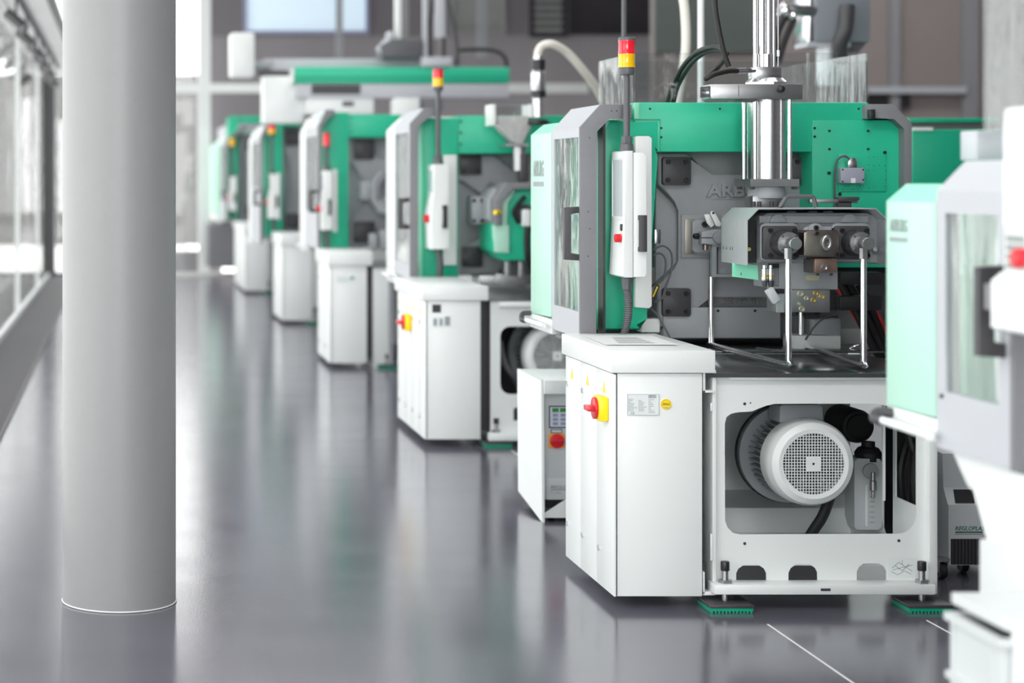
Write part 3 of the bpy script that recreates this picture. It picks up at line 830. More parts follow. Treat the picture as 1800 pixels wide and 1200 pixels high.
obj('edge_trim', MB().prism([(xx_(1052), zz(580)), (xx_(1052), zz(228)), (xx_(1067), zz(212)), (xx_(1073), zz(212)), (xx_(1063), zz(226)), (xx_(1063), zz(580))], YG - .004, YG + .02, bev=.002), 'mintstrip', m1)
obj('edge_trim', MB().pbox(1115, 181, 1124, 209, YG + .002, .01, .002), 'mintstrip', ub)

# ---- guard doors on both sides
XD = 1.905
guard_door(m1, XD, 7.90, 8.40, .945, 1.823, 1.99, 1.918, 2.12, 7.915, 8.36, 1.054, 1.783, hand=(Z(458, 7.9), Z(363, 7.9), 7.9, .026, .062))
obj('inner_sheet', MB().box(XD + .075, XD + .085, 8.17, 8.41, .97, 1.84), 'green', m1)
obj('inner_sheet', MB().box(XD + .075, XD + .085, 8.415, 8.61, .97, 1.84), 'lightgrey', m1)
obj('door_guide', MB().box(XD + .10, XD + .11, 7.9, 7.99, .96, 1.84), 'black', m1)
for px, py in ((1036, 242), (1034, 372), (1037, 402), (1034, 450), (1075, 195), (1084, 195)):
    obj('door_screw', MB().cyl((X(px, 7.88), 7.881, Z(py, 7.88)), (X(px, 7.88), 7.879, Z(py, 7.88)), .0028, n=10), 'black', m1)
rd = MB().pprism([(1528, 183), (1570, 183), (1603, 216), (1603, 640), (1591, 640), (1591, 226), (1572, 208), (1528, 208)], 7.93, .5, .003)
obj('guard_frame', rd, 'doorgrey', m1)
obj('frame_latch', MB().pbox(1529, 192, 1539, 209, 7.9, .03, .002), 'black', m1)

# ---- mint side panel with logo, white skirt and rail
sp = obj('side_panel', MB().prism([(8.415, .995), (8.835, .985), (8.835, 1.815), (8.415, 1.815)], XD, XD + .04, 'x', .003), 'mint', m1)
obj('panel_shoulder', MB().prism([(XD + .002, 1.815), (1.965, 1.862), (2.2, 1.862), (2.2, 1.845), (1.97, 1.845), (XD + .02, 1.805)], 8.415, 8.835), 'mintstrip', sp)
text('logo_lettering', 'ARBURG', (XD - .0005, 8.78, 1.62), .22, .075, 'greyink', sp, .001, 'x', bold=.02)
obj('logo_bar', MB().box(XD - .001, XD + .001, 8.56, 8.78, 1.575, 1.597), 'greyink', sp)
obj('lower_skirt', MB().box(XD, XD + .04, 8.40, 8.85, .92, .984, .003), 'white', m1)
rl = obj('side_rail', MB().tube([(XD - .03, 8.42, .955), (XD - .03, 8.80, .955)], .011, 12, 0), 'white', m1)
obj('rail_bracket', MB().tube([(XD + .01, 8.83, .985), (XD - .035, 8.84, .982), (XD - .045, 8.82, .955), (XD - .03, 8.79, .953)], .012, 8), 'dark', rl)
obj('side_wall', MB().box(XD + .05, 2.3, 8.62, 8.85, .93, 1.8), 'mint', m1)

# ---- operator panel, its mast strip and signal tower
YO, YO2 = 7.72, 7.92
cpn = MB().prism([(X(1098, YO), Z(267, YO)), (X(1101, YO), Z(265, YO)), (X(1113, YO), Z(265, YO)), (X(1113, YO), Z(488, YO)), (X(1098, YO), Z(488, YO)), (X(1093, YO), Z(485, YO)), (X(1098, YO), Z(385, YO))], YO, YO2, bev=.006)
op = obj('operator_panel', cpn, 'white', m1)
obj('panel_back', MB().pprism([(1114, 268), (1131, 268), (1137, 275), (1137, 482), (1133, 487), (1114, 487)], YO, .19, .004), 'white', op)
xf = X(1098, YO)
obj('display', MB().box(xf - .0006, xf + .004, YO + .022, YO2 - .015, Z(380, YO2), Z(281, YO2)), 'screen', op)
obj('display_rim', MB().plate([(YO + .014, Z(386, YO)), (YO2 - .008, Z(386, YO)), (YO2 - .008, Z(276, YO)), (YO + .014, Z(276, YO))], [[(YO + .022, Z(381, YO)), (YO2 - .015, Z(381, YO)), (YO2 - .015, Z(281, YO)), (YO + .022, Z(281, YO))]], xf - .003, xf, 'x'), 'white', op)
zb_ = Z(419, YO)
obj('stop_button', MB().cyl((xf + .002, YO + .045, zb_), (xf - .002, YO + .04, zb_), .02, n=28), 'yellow', op)
obj('stop_button', MB().lathe([(.012, 0), (.012, .004), (.0175, .006), (.0175, .026), (.015, .029), (0, .029)], (xf - .001, YO + .04, zb_), (-1, 0, 0), 28), 'red', op)
obj('key_switch', MB().box(xf - .008, xf + .004, YO + .025, YO + .045, Z(406, YO), Z(394, YO), .003), 'black', op)
obj('handle', MB().prism([(YO - .03, Z(442, YO)), (YO, Z(442, YO)), (YO, Z(434, YO)), (YO - .02, Z(434, YO)), (YO - .02, Z(386, YO)), (YO, Z(386, YO)), (YO, Z(378, YO)), (YO - .03, Z(378, YO))], X(1121, YO), X(1134, YO), 'x', .002), 'black', op)
obj('mast_strip', MB().pprism([(1117, 241), (1121, 239), (1141, 239), (1146, 243), (1146, 538), (1141, 542), (1117, 540)], 7.93, .03, .003), 'white', m1)
for py in (260, 491):
    obj('strip_pin', MB().cyl(P(1104, py, 7.8), (X(1128, 7.8), 7.94, Z(py, 7.8)), .005, n=10), 'greyplastic', m1)
tower(m1, X(1101.5, 7.8), 7.8, Z(265, 7.8), Z(132, 7.8), Z(65.5, 7.8), .0345, ('lens_yellow', 'lens_red'), .0135)
gx = X(1102, 7.82)
obj('cable_gland', MB().cyl((gx, 7.82, Z(488, 7.82)), (gx, 7.82, Z(497, 7.82)), .022, n=24).cyl((gx, 7.82, Z(497, 7.82)), (gx, 7.82, Z(508, 7.82)), .02, n=8), 'greyplastic', m1)
prof = []
L = Z(505, 7.82) - .95
for k in range(46):
    h = k / 45 * L
    prof.append((.0175 if k % 2 else .0145, h))
prof = [(0, 0)] + prof + [(0, L)]
cj = MB().lathe(prof, (gx, 7.82, Z(505, 7.82)), (0, 0, -1), 18)
for v in cj.bm.verts:
    t = max(0, (Z(505, 7.82) - v.co.z) / L)
    v.co.x += .012 * math.sin(t * 2.6)
    v.co.y += .085 * t * t
obj('corrugated_conduit', cj, 'greyplastic', m1)

# small parts left of the platen
obj('bracket_block', MB().pbox(1128, 560, 1160, 584, 8.05, .08, .003), 'white', m1)
obj('sensor_cylinder', MB().cyl(P(1152, 403, 8.05), P(1152, 428, 8.05), .022, n=24, bev=.003), 'steel', m1)
obj('plug_housing', MB().pprism([(1146, 505), (1152, 497), (1160, 503), (1150, 524), (1144, 522)], 8.02, .04, .002), 'black', m1)
obj('plug_stripe', MB().pprism([(1147, 521), (1155, 503), (1157, 504), (1149, 522)], 8.017, .004), 'yellow', m1)
for k, pts in enumerate(([(1146, 440), (1165, 432), (1180, 445), (1180, 475), (1170, 505), (1163, 525), (1150, 530)], [(1146, 450), (1160, 445), (1170, 458), (1166, 490), (1152, 500)], [(1143, 542), (1155, 552), (1165, 570), (1178, 594)])):
    obj('sensor_cable', MB().tube([P(a, b, 8.05 - .01 * k) for a, b in pts], .0042, 8), 'greyplastic', m1)
obj('cable_clamp', MB().pbox(1141, 470, 1152, 500, 8.03, .05, .004), 'greyplastic', m1)

# ---- acrylic guard box on top
ya, yb = 8.35, 8.95
xa, xb = X(1113, ya), X(1525, ya)
za, zb2 = Z(182, ya), Z(93, ya)
ag = obj('top_guard', MB().box(xa, xb, ya, ya + .008, za, zb2), 'acrylic', m1)
obj('guard_pane', MB().box(xa - .001, xa + .008, ya + .009, yb, za, zb2), 'acrylic', ag)
obj('guard_pane', MB().box(xb - .008, xb + .001, ya + .009, yb, za, zb2), 'acrylic', ag)
obj('guard_pane', MB().box(xa, xb, yb, yb + .008, za, zb2), 'acrylic', ag)
for x_ in (xa + .004, xb - .004, X(1421, ya)):
    obj('corner_strip', MB().box(x_ - .004, x_ + .004, ya - .003, ya + .012, za, zb2), glass('edge_acrylic', (.85, .88, .88, 1), rough=.1), ag)

# ---- upright core cylinder
YV = 7.78
def vc(px): return X(px, YV)
def zv(py): return Z(py, YV)
cx = vc(1347.5)
sx = 75 / 2 * YV / FPX
cyl1 = obj('upright_cylinder', MB().cyl((cx, YV, zv(318)), (cx, YV, zv(172)), sx * .86, n=64), 'steel', m1)
for a in (-1, 1):
    for b in (-1, 1):
        obj('tie_rod', MB().cyl((cx + a * sx * .8, YV + b * sx * .8, zv(322)), (cx + a * sx * .8, YV + b * sx * .8, zv(172)), .0095, n=16), 'chrome', cyl1)
        obj('tie_nut', MB().cyl((cx + a * sx * .98, YV + b * sx * .9, zv(333)), (cx + a * sx * .98, YV + b * sx * .9, zv(327)), .012, n=6), 'dark', cyl1)
sq = lambda s_: [(cx - s_, YV - s_), (cx + s_, YV - s_), (cx + s_, YV + s_), (cx - s_, YV + s_)]
obj('lower_flange', MB().prism(sq(.099), zv(328), zv(314.5), 'z', .003), 'steelx', cyl1)
obj('cylinder_foot', MB().lathe([(0, 0), (.073, 0), (.075, .012), (.073, .045), (0, .045)], (cx, YV, zv(348)), (0, 0, 1), 48), 'castlight', cyl1)
obj('foot_block', MB().pbox(1323, 344, 1380, 368, YV - .05, .1, .004), 'steelx', cyl1)
for px in (1325, 1335, 1357, 1372):
    obj('foot_bolt', MB().cyl(P(px, 363, YV - .06), P(px, 354, YV - .06), .008, n=10), 'dark', cyl1)
bar = obj('clamp_bar', MB().box(vc(1236), vc(1395), YV - .105, YV + .02, zv(176), zv(150), .003), 'steelx', cyl1)
obj('bar_seam', MB().pbox(1298, 150.5, 1299, 168, YV - .1057, .002), 'dark', cyl1)
obj('bar_step', MB().pbox(1305, 171, 1330, 178, YV - .104, .1), 'dark', cyl1)
obj('bar_fitting', MB().plate([(vc(1218), zv(174)), (vc(1236), zv(172)), (vc(1236), zv(153)), (vc(1218), zv(155))], [[(vc(1220.5), zv(169)), (vc(1233), zv(169)), (vc(1233), zv(158)), (vc(1220.5), zv(158))]], YV - .1, YV - .06), 'chrome', cyl1)
obj('fitting_bore', MB().cyl((vc(1220), YV - .07, zv(163.5)), (vc(1234), YV - .07, zv(163.5)), .012, n=16), 'steel', cyl1)
ballc = (vc(1355), YV - .105, zv(158.5))
obj('ball_knob', MB().lathe([(0, .030)] + [(.0165 * math.sin(t * math.pi / 12), .0145 + .0165 * math.cos(t * math.pi / 12)) for t in range(1, 11)] + [(.006, 0)], ballc, (0, -1, 0), 20), 'black', cyl1)
obj('upper_flange', MB().lathe([(0, 0), (.087, 0), (.087, .014), (.07, .03), (0, .03)], (cx, YV, zv(151)), (0, 0, 1), 8), 'steel', cyl1)
obj('collar', MB().box(vc(1321), vc(1367), YV - .05, YV + .05, zv(140), zv(118), .006), 'steel', cyl1)
for px, r_, mt in ((1325, .009, 'chrome'), (1337, .0125, 'chrome'), (1348, .011, 'steel'), (1357, .009, 'steelx')):
    obj('guide_rod', MB().cyl((vc(px), YV - .02, zv(120)), (vc(px), YV - .02, zv(-60)), r_, n=20), mt, cyl1)
obj('rod_bush', MB().cyl((vc(1326), YV - .02, zv(120)), (vc(1326), YV - .02, zv(96)), .012, n=16).cyl((vc(1344), YV - .025, zv(120)), (vc(1344), YV - .025, zv(96)), .02, n=20), 'steel', cyl1)
obj('position_rod', MB().cyl((vc(1363.5), YV - .03, zv(120)), (vc(1363.5), YV - .03, zv(-60)), .0028, n=10), 'steel', cyl1)
obj('rod_tip', MB().cyl((vc(1363.5), YV - .03, zv(100)), (vc(1363.5), YV - .03, zv(89)), .006, n=12), 'white', cyl1)
obj('black_column', MB().cyl((vc(1354), YV + .03, zv(120)), (vc(1354), YV + .03, zv(-60)), .022, n=16), 'black', cyl1)
# hydraulic hoses up to the cylinder
hs = MB().tube([P(1296, 124.5, YV - .1), P(1280, 125, YV - .12), P(1255, 131, YV - .14), P(1241, 138, YV - .13), P(1256, 124, YV - .05), P(1270, 108, YV), P(1274, 92, YV + .06), P(1264, 84, YV + .12), P(1244, 84, YV + .2), P(1222, 94, YV + .35), P(1200, 118, YV + .5), P(1183, 150, YV + .6), P(1172, 182, YV + .65)], .0105, 12)
obj('hydraulic_hose', hs, 'rubber', m1)
obj('hydraulic_hose', MB().tube([P(1278, 95, YV + .1), P(1262, 88, YV + .16), P(1240, 92, YV + .28), P(1215, 112, YV + .42), P(1192, 150, YV + .6), P(1183, 182, YV + .65)], .0105, 12), 'rubber', m1)
obj('hydraulic_hose', MB().tube([P(1256, -40, YV - .05), P(1257, 10, YV - .05), P(1263, 50, YV - .05), P(1272, 90, YV - .05), P(1281, 117, YV - .05)], .011, 12), 'rubber', m1)
obj('hose_fitting', MB().cyl(P(1296, 124.5, YV - .1), P(1311, 124, YV - .08), .0115, n=20).cyl(P(1312, 124, YV - .08), P(1319, 124, YV - .07), .0105, n=6).cyl(P(1319, 124, YV - .07), P(1326, 124, YV - .05), .0085, n=20), 'chrome', m1)

# ---- injection unit: sheet hood over a cast block with two pull rods
YH, YH2 = 7.3, 7.612
xh = lambda p: X(p, YH)
zh = lambda q: Z(q, YH)
t = .0035
prof = [(xh(1313), zh(466)), (xh(1313), zh(386.5)), (xh(1333), zh(366.5)), (xh(1540), zh(366)), (xh(1561), zh(386)), (xh(1561), zh(466))]
inn = [(prof[5][0] - t, prof[5][1]), (prof[4][0] - t, prof[4][1] - t * .4), (prof[3][0] - t * .4, prof[3][1] - t), (prof[2][0] + t * .4, prof[2][1] - t), (prof[1][0] + t, prof[1][1] - t * .4), (prof[0][0] + t, prof[0][1])]
hd = obj('unit_hood', MB().prism(prof + inn, YH, YH2), 'sheet', m1)
obj('hood_back', MB().prism(prof, YH2, YH2 + .004), 'dark', hd)
mb = MB()
for y_ in (7.585, 7.545, 7.50):
    mb.prism([(y_ - .005, zh(442)), (y_ + .005, zh(442)), (y_, zh(436))], xh(1313) - .0008, xh(1313), 'x')
mb.box(xh(1313) - .0008, xh(1313), 7.47, 7.474, zh(443), zh(436))
o = obj('scale_marks', mb, 'ink', hd); o['kind'] = 'stuff'
hpts = [P(1371, 364, 7.42), P(1382, 347, 7.42), P(1385, 345.5, 7.42), P(1427, 345.5, 7.42), P(1430, 347, 7.42), P(1435, 364, 7.42)]
mb = MB()
for a, b in zip(hpts, hpts[1:]):
    mb.cyl(a, b, .0085, n=8)
obj('hood_handle', mb, 'greyplastic', hd)
obj('side_arm', MB().pbox(1424, 350, 1508, 357, 7.7, .03, .002), 'steelx', m1)
obj('arm_knob', MB().pbox(1474, 346, 1511, 352, 7.69, .05, .002).pbox(1474, 354, 1497, 368, 7.7, .03), 'dark', m1)

YI = 7.40
ib = obj('injection_block', MB().pprism([(1333, 382), (1350, 374), (1525, 374), (1538, 380), (1548, 392), (1548, 462), (1333, 462)], YI, .45, .006), 'cast', m1)
mb = MB().pprism([(1335, 379), (1527, 379), (1527, 392), (1335, 392)], YI - .012, .02, .004)
obj('upper_ledge', mb, 'castlight', ib)
for px in (1368, 1494):
    obj('cast_lug', MB().pprism(arc(px, 391, 15, 180, 360, 8), YI - .02, .03, .003), 'castlight', ib)
for px in (1392, 1429, 1456):
    obj('cast_boss', MB().lathe([(0, 0), (.022, 0), (.022, .008), (.015, .014), (0, .014)], P(px, 377, YI + .05), (0, 0, 1), 20), 'castlight', ib)
for px, r_ in ((1317, .0075), (1538, .0085)):
    obj('plug_screw', MB().cyl(P(px, 438, YI - .02), (X(px, YI - .02), YI + .01, Z(438, YI - .02)), r_, n=20), 'brass' if px < 1400 else 'steelx', ib)
obj('dark_panel', MB().pbox(1316, 384, 1340, 462, YI + .02, .01), 'black', ib)
for px in (1371, 1497):
    pk = MB()
    x0, x1, z0, z1 = X(px - 35, 7.37), X(px + 33, 7.37), Z(459, 7.37), Z(392, 7.37)
    obj('raised_pad', pk.prism(rrect(x0, x1, z0, z1, .02), 7.37, 7.41, bev=.006), 'castlight', ib)
    x0, x1, z0, z1 = X(px - 30, 7.355), X(px + 32, 7.355), Z(456, 7.355), Z(397, 7.355)
    fp = obj('flange_plate', MB().prism(rrect(x0, x1, z0, z1, .012), 7.355, 7.372, bev=.003), 'dark', m1)
    for a, b in ((-17, 405), (26, 405), (-17, 449), (28, 449)):
        bolt(fp, X(px + a, 7.355), 7.355, Z(b, 7.355), .0088)
    cx_, cz_ = X(px + 14, 7.3), Z(427, 7.3)
    cx0 = cx_
    obj('pull_boss', MB().lathe([(.052, 0), (.05, .012), (.047, .045), (.044, .06), (.043, .062), (0, .062)], (cx0, 7.355, cz_), (0, -1, 0), 44), 'dark', fp)
    obj('pull_collar', MB().lathe([(.0445, -.012), (.0445, .012), (.042, .016), (.027, .016), (.026, .02), (0, .02)], (cx0, 7.3, cz_), (0, -1, 0), 44), 'steelx', fp)
    obj('pull_rod_end', MB().lathe([(.0245, 0), (.0245, .07), (.022, .074), (0, .074)], (cx0, 7.285, cz_), (0, -1, 0), 40), 'steelx', fp)
    for k in range(4):
        a = math.radians(45 + 90 * k)
        obj('collar_pin', MB().cyl((cx0 + .036 * math.cos(a), 7.286, cz_ + .036 * math.sin(a)), (cx0 + .036 * math.cos(a), 7.28, cz_ + .036 * math.sin(a)), .0035, n=10), 'dark', fp)

# hydraulic motor in the middle
hm = obj('hydraulic_motor', MB().pprism([(1413, 409), (1419, 405), (1472, 405), (1475, 409), (1475, 449), (1471, 452), (1425, 452), (1413, 449)], 7.29, .12, .006), 'bronze', m1)
obj('motor_back', MB().prism(rrect(X(1411, 7.37), X(1470, 7.37), Z(452, 7.37), Z(398, 7.37), .02), 7.37, 7.41, bev=.004), 'castlight', hm)
rx, ry, rz = P(1453.5, 427, 7.285)
rg = MB().torus((0, 0, 0), (0, -1, 0), .017, .0075, 32, 10)
for v in rg.bm.verts:
    v.co = Vector((v.co.x * .85 + rx, v.co.y + ry, v.co.z * 1.35 + rz))
obj('lifting_eye', rg, 'steelx', hm)
for px, py in ((1435, 410), (1470, 446)):
    bolt(hm, X(px, 7.29), 7.29, Z(py, 7.29), .008)
obj('eye_lug', MB().pprism(arc(1434, 405, 13, 180, 360, 10), 7.36, .03, .003), 'castlight', hm)
bolt(hm, X(1434, 7.36), 7.36, Z(400, 7.36), .009)
lb = obj('valve_block', MB().pbox(1432, 454, 1472, 479, 7.31, .1, .003), mat('copper_brown_block', (0.30, 0.20, 0.165, 1), 0.4, metal=0.8, var=0.15), m1)
obj('valve_screw', MB().lathe([(.0125, 0), (.0125, .006), (.006, .006), (.005, .002), (0, .002)], P(1449.5, 470, 7.31), (0, -1, 0), 24), 'chrome', lb)
obj('valve_side', MB().pbox(1424, 456, 1432, 479, 7.33, .07), 'dark', lb)
bd = obj('lower_body', MB().pbox(1369, 458, 1473, 509, 7.42, .3, .004), 'castlight', m1)
obj('rating_plate', MB().prism(rrect(X(1416, 7.419), X(1440, 7.419), Z(492.5, 7.419), Z(483, 7.419), .008), 7.417, 7.421), mat('aged_label', rgb(188, 182, 150), .5), bd)
obj('port_boss', MB().lathe([(.02, 0), (.02, .012), (.014, .012), (.012, .004), (0, .004)], P(1421, 470, 7.42), (0, -1, 0), 24), 'cast', bd)
for px in (1437, 1461):
    obj('stud', MB().cyl(P(px, 480, 7.34), P(px, 484, 7.34), .006, n=10), 'black', bd)
mf = obj('valve_manifold', MB().pbox(1366, 510, 1459, 549, 7.38, .12, .002), 'steelx', m1)
obj('manifold_side', MB().pbox(1366, 514, 1378, 549, 7.372, .01), 'sheet', mf)
for px, py, r_, mt in ((1407.5, 516, .0125, 'steel'), (1417.5, 524, .0095, 'steel'), (1434.5, 515, .0105, 'brass'), (1445, 521, .0105, 'brass'), (1430, 527.5, .0105, 'brass'), (1409.5, 543, .0125, 'steel'), (1404.5, 534, .006, 'steel')):
    x_, y_, z_ = P(px, py, 7.38)
    obj('port_plug', MB().lathe([(r_, 0), (r_, .003), (r_ * .9, .005), (r_ * .5, .005), (r_ * .45, .001), (0, .001)], (x_, y_, z_), (0, -1, 0), 20), mt if mt == 'brass' else mat('pale_plug', (.7, .66, .5, 1), .35, metal=.9), mf)
for px in (1344, 1355):
    a = P(px, 466, 7.4)
    v = obj('sight_valve', MB().lathe([(0, 0), (.008, 0), (.008, .012), (.0105, .014), (.0105, .045), (.012, .047), (.012, .06), (.008, .07), (0, .07)], a, (0, 0, -1), 20), 'chrome', m1)
    obj('amber_tube', MB().cyl(P(px, 483, 7.4), P(px, 493, 7.4), .0115, n=18), 'brass', v)
    obj('valve_base', MB().cyl(P(px, 493, 7.4), P(px, 504, 7.4), .012, .009, 18), 'dark', v)
obj('valve_plate', MB().pbox(1357, 470, 1369, 503, 7.42, .1, .002), 'cast', m1)
obj('valve_strip', MB().pbox(1358, 464, 1369, 470, 7.4, .05), 'black', m1)
cn = MB()
cn.box(-.016, .016, -.015, .015, -.03, .03, .004)
for v in cn.bm.verts:
    v.co = Matrix.Rotation(math.radians(-32), 3, 'Y') @ v.co + Vector(P(1358, 519, 7.38))
obj('solenoid_plug', cn, 'tempgrey', mf)
obj('solenoid', MB().pbox(1367, 508, 1379, 516, 7.365, .03), 'black', mf)

# mint tag under the hood
tg = MB().pprism([(1287, 462), (1332, 466), (1333, 492), (1287, 486)], 7.45, .002)
tag_ = obj('height_tag', tg, 'mintstrip', m1)
text('number', '1', P(1302, 484, 7.45), .003, .011, 'ink', tag_, .0004)

# chrome guard bars: two U frames hanging from the pull rods
for pxf, xr0, xr1 in ((1386, 2.528, 2.52), (1518, 2.812, 2.905)):
    yf = 7.225
    xf_ = X(pxf, yf)
    zb3 = zT + .022
    g = obj('guard_bar', MB().tube([(xf_, yf, Z(455, yf)), (xf_, yf, zb3 + .04), (xf_, yf + .008, zb3 + .01), (xf_, yf + .035, zb3), (xr1, 8.07, zb3 + .002), (xr1, 8.1, zb3 + .01), (xr1, 8.108, zb3 + .04), (xr1, 8.108, Z(432, 8.108))], .0118, 16, 5), 'chrome', m1)
    obj('hex_sleeve', MB().cyl((xf_, yf, Z(455, yf)), (xf_, yf, Z(436, yf)), .0155, n=6), 'steelx', g)
obj('rod_socket', MB().cyl(P(1240, 430, 8.108), P(1240, 439, 8.108), .0145, n=16), 'bronze', m1)

# right-hand hoses, black rails, white blocks
for a, b in ((478, 500), (520, 545)):
    obj('black_rail', MB().box(X(1474, 7.9), 3.16, 7.88, 7.94, Z(b, 7.9), Z(a, 7.9), .004), 'black', m1)
for k, (p0, p1, mt) in enumerate((((1478, 500), (1548, 640), 'rubber'), ((1490, 496), (1558, 632), 'rubber'), ((1472, 505), (1544, 625), 'redhose'), ((1510, 500), (1570, 640), 'rubber'), ((1534, 545), (1560, 590), 'redhose'), ((1500, 545), (1560, 625), 'rubber'))):
    y0 = 8.0 + .02 * k
    obj('hydraulic_hose', MB().tube([P(p0[0], p0[1], y0), P(p0[0] + (p1[0] - p0[0]) * .4, p0[1] + (p1[1] - p0[1]) * .36, y0 - .02), P(p0[0] + (p1[0] - p0[0]) * .8, p0[1] + (p1[1] - p0[1]) * .78, y0), P(p1[0], min(p1[1], 628), y0)], .016 if mt == 'rubber' else .014, 10), mt, m1)
obj('rear_sheet', MB().pbox(1440, 545, 1600, 606, 8.3, .02), 'castlight', m1)
obj('rear_sheet', MB().pbox(1440, 455, 1600, 545, 8.34, .02), 'doorgrey', m1)
obj('hose_bundle_plate', MB().pbox(1474, 440, 1600, 480, 8.1, .02), 'black', m1)
obj('white_panel', MB().pbox(1478, 578, 1600, 607, 8.28, .02), 'white', m1)
obj('grey_block', MB().pprism([(1432, 562), (1476, 560), (1478, 566), (1478, 590), (1432, 588)], 8.06, .1, .003), 'castlight', m1)
obj('white_block', MB().pbox(1396, 590, 1478, 613, 8.04, .14, .003), 'white', m1)
obj('grey_cable', MB().tube([P(1416, 597, 8.02), P(1428, 578, 8.0), P(1444, 562, 8.0), P(1458, 557, 8.02), P(1472, 556, 8.08)], .0045, 8), 'greyplastic', m1)
obj('hose_clip', MB().tube([P(1494, 612, 8.05), P(1505, 607, 8.04), P(1516, 606, 8.04), P(1520, 612, 8.06), P(1530, 622, 8.06)], .006, 8), 'chrome', m1)
obj('lower_cable', MB().tube([P(1330, 612, 8.05), P(1360, 616, 7.95), P(1420, 617, 7.9), P(1520, 618, 7.9)], .006, 8), 'greyplastic', m1)

# sheet of paper on the cabinet
pp = MB().box(1.872, 2.15, 7.30, 7.74, .9692, .9702)
for v in pp.bm.verts:
    v.co.x += (v.co.y - 7.5) * .05
po = tag(obj('paper_sheet', pp, 'paper', None, (2.0, 7.5, .969)), 'printed sheet of paper lying on the nearest cabinet lid', 'paper')
mb = MB()
for k in range(5):
    mb.box(1.93 + .01 * k, 2.07, 7.36 + .06 * k, 7.39 + .06 * k, .9702, .9705)
obj('print', mb, 'greyink', po)['kind'] = 'stuff'

# ================================================================== temperature units
tu = thing('temperature_unit', 'low white temperature control unit with keypad and red switch, behind the nearest cabinet', 'temperature unit', (2.1, 9.1, 0))
xs, y0, y1 = 1.968, 8.88, 9.44
obj('side_cover', MB().prism([(y0, .0), (y1 - .02, .06), (y1, .665), (y0 + .02, .665)], xs, xs + .012, 'x'), 'white', tu)
obj('top_cover', MB().box(xs + .0125, xs + .3495, y0 + .01, y1, .60, .664, .004), 'white', tu)
obj('front_panel', MB().box(xs + .02, xs + .34, y0 + .05, y1 - .02, .1, .60, .003), 'tempgrey', tu)
obj('side_cover', MB().box(xs + .35, xs + .362, y0, y1, .02, .664), 'white', tu)
obj('lower_skirt', MB().prism([(xs + .012, .02), (xs + .35, .02), (xs + .35, .19), (xs + .2, .16), (xs + .012, .04)], y0 + .012, y0 + .02), 'white', tu)
obj('bottom_tray', MB().box(xs + .012, xs + .35, y0 + .03, y1 - .03, .03, .06), 'dark', tu)
yk_ = y0 + .05
for px in (0, 1):
    for yq in (y0 + .12, y1 - .08):
        obj('caster', MB().cyl((xs + .05 + .24 * px, yq, .025), (xs + .08 + .24 * px, yq, .025), .025, n=20), 'rubber', tu)
kp = obj('keypad', MB().pbox(965, 713, 1015, 752, yk_ - .003, .004), 'ink', tu)
obj('keypad_face', MB().pbox(967, 715, 1013, 750, yk_ - .0045, .002), mat('keypad_foil', rgb(206, 210, 226), .5), kp)
for k in range(3):
    obj('display', MB().pbox(971 + 13.5 * k, 717, 982 + 13.5 * k, 724, yk_ - .006, .002), 'lcd', kp)
    for j in range(3):
        obj('key', MB().pbox(972 + 13.5 * k, 727 + 7.5 * j, 981 + 13.5 * k, 732 + 7.5 * j, yk_ - .006, .002), 'key', kp)
sw = obj('main_switch', MB().pbox(965, 762, 992, 787, yk_ - .006, .008, .001), 'orange', tu)
obj('dial', MB().cyl((X(978.5, yk_), yk_ - .006, Z(774.5, yk_)), (X(978.5, yk_), yk_ - .016, Z(774.5, yk_)), .0335, n=32, bev=.002), 'red', sw)
obj('knob', MB().pbox(970, 772, 990, 777, yk_ - .03, .016, .002), 'red', sw)
obj('label_frame', MB().plate([(X(968, yk_), Z(761, yk_)), (X(988, yk_), Z(761, yk_)), (X(988, yk_), Z(754, yk_)), (X(968, yk_), Z(754, yk_))], [[(X(969, yk_), Z(760, yk_)), (X(987, yk_), Z(760, yk_)), (X(987, yk_), Z(755, yk_)), (X(969, yk_), Z(755, yk_))]], yk_ - .002, yk_ + .001), 'ink', tu)
pnl = obj('name_panel', MB().pbox(960, 841, 1060, 878, yk_ - .004, .006, .001), 'tempgrey', tu)
text('lettering', 'REGLOPLAS', P(968, 858.5, yk_ - .004), 50 * yk_ / FPX, 5.5 * yk_ / FPX, 'ink', pnl, .0005, shear=.2)
obj('underline', MB().pbox(968, 860, 1018, 861, yk_ - .0045, .001), 'ink', pnl)
text('lettering', 'P140S', P(968, 868, yk_ - .004), 19 * yk_ / FPX, 4.8 * yk_ / FPX, 'greyink', pnl, .0005)

tv = thing('temperature_unit', 'grey temperature control unit on casters with green lettering and black vent, beside the open base', 'temperature unit', (3.4, 7.8, 0))
Yt = 7.6
a0 = X(1667, Yt)
obj('body', MB().prism([(Yt, Z(993, Yt)), (Yt, Z(887, Yt)), (Yt + .05, Z(860, Yt)), (Yt + .05, Z(800, Yt)), (8.2, Z(790, Yt)), (8.2, Z(993, Yt))], a0, a0 + .34, 'x', .004), 'tempgrey', tv)
obj('vent', MB().pbox(1672, 947, 1760, 992, Yt - .004, .006), 'black', tv)
for k in range(14):
    obj('slat', MB().pbox(1674 + 6 * k, 948, 1676 + 6 * k, 991, Yt - .007, .005), 'dark', tv)
sl = MB().prism([(X(1678, Yt + .01), Z(884, Yt)), (X(1712, Yt + .01), Z(884, Yt)), (X(1716, Yt + .01), Z(863, Yt)), (X(1682, Yt + .01), Z(863, Yt))], 0, .004)
for v in sl.bm.verts:
    v.co.y += Yt - .004 + .05 * (v.co.z - Z(887, Yt)) / (Z(860, Yt) - Z(887, Yt))
obj('control_window', sl, 'black', tv)
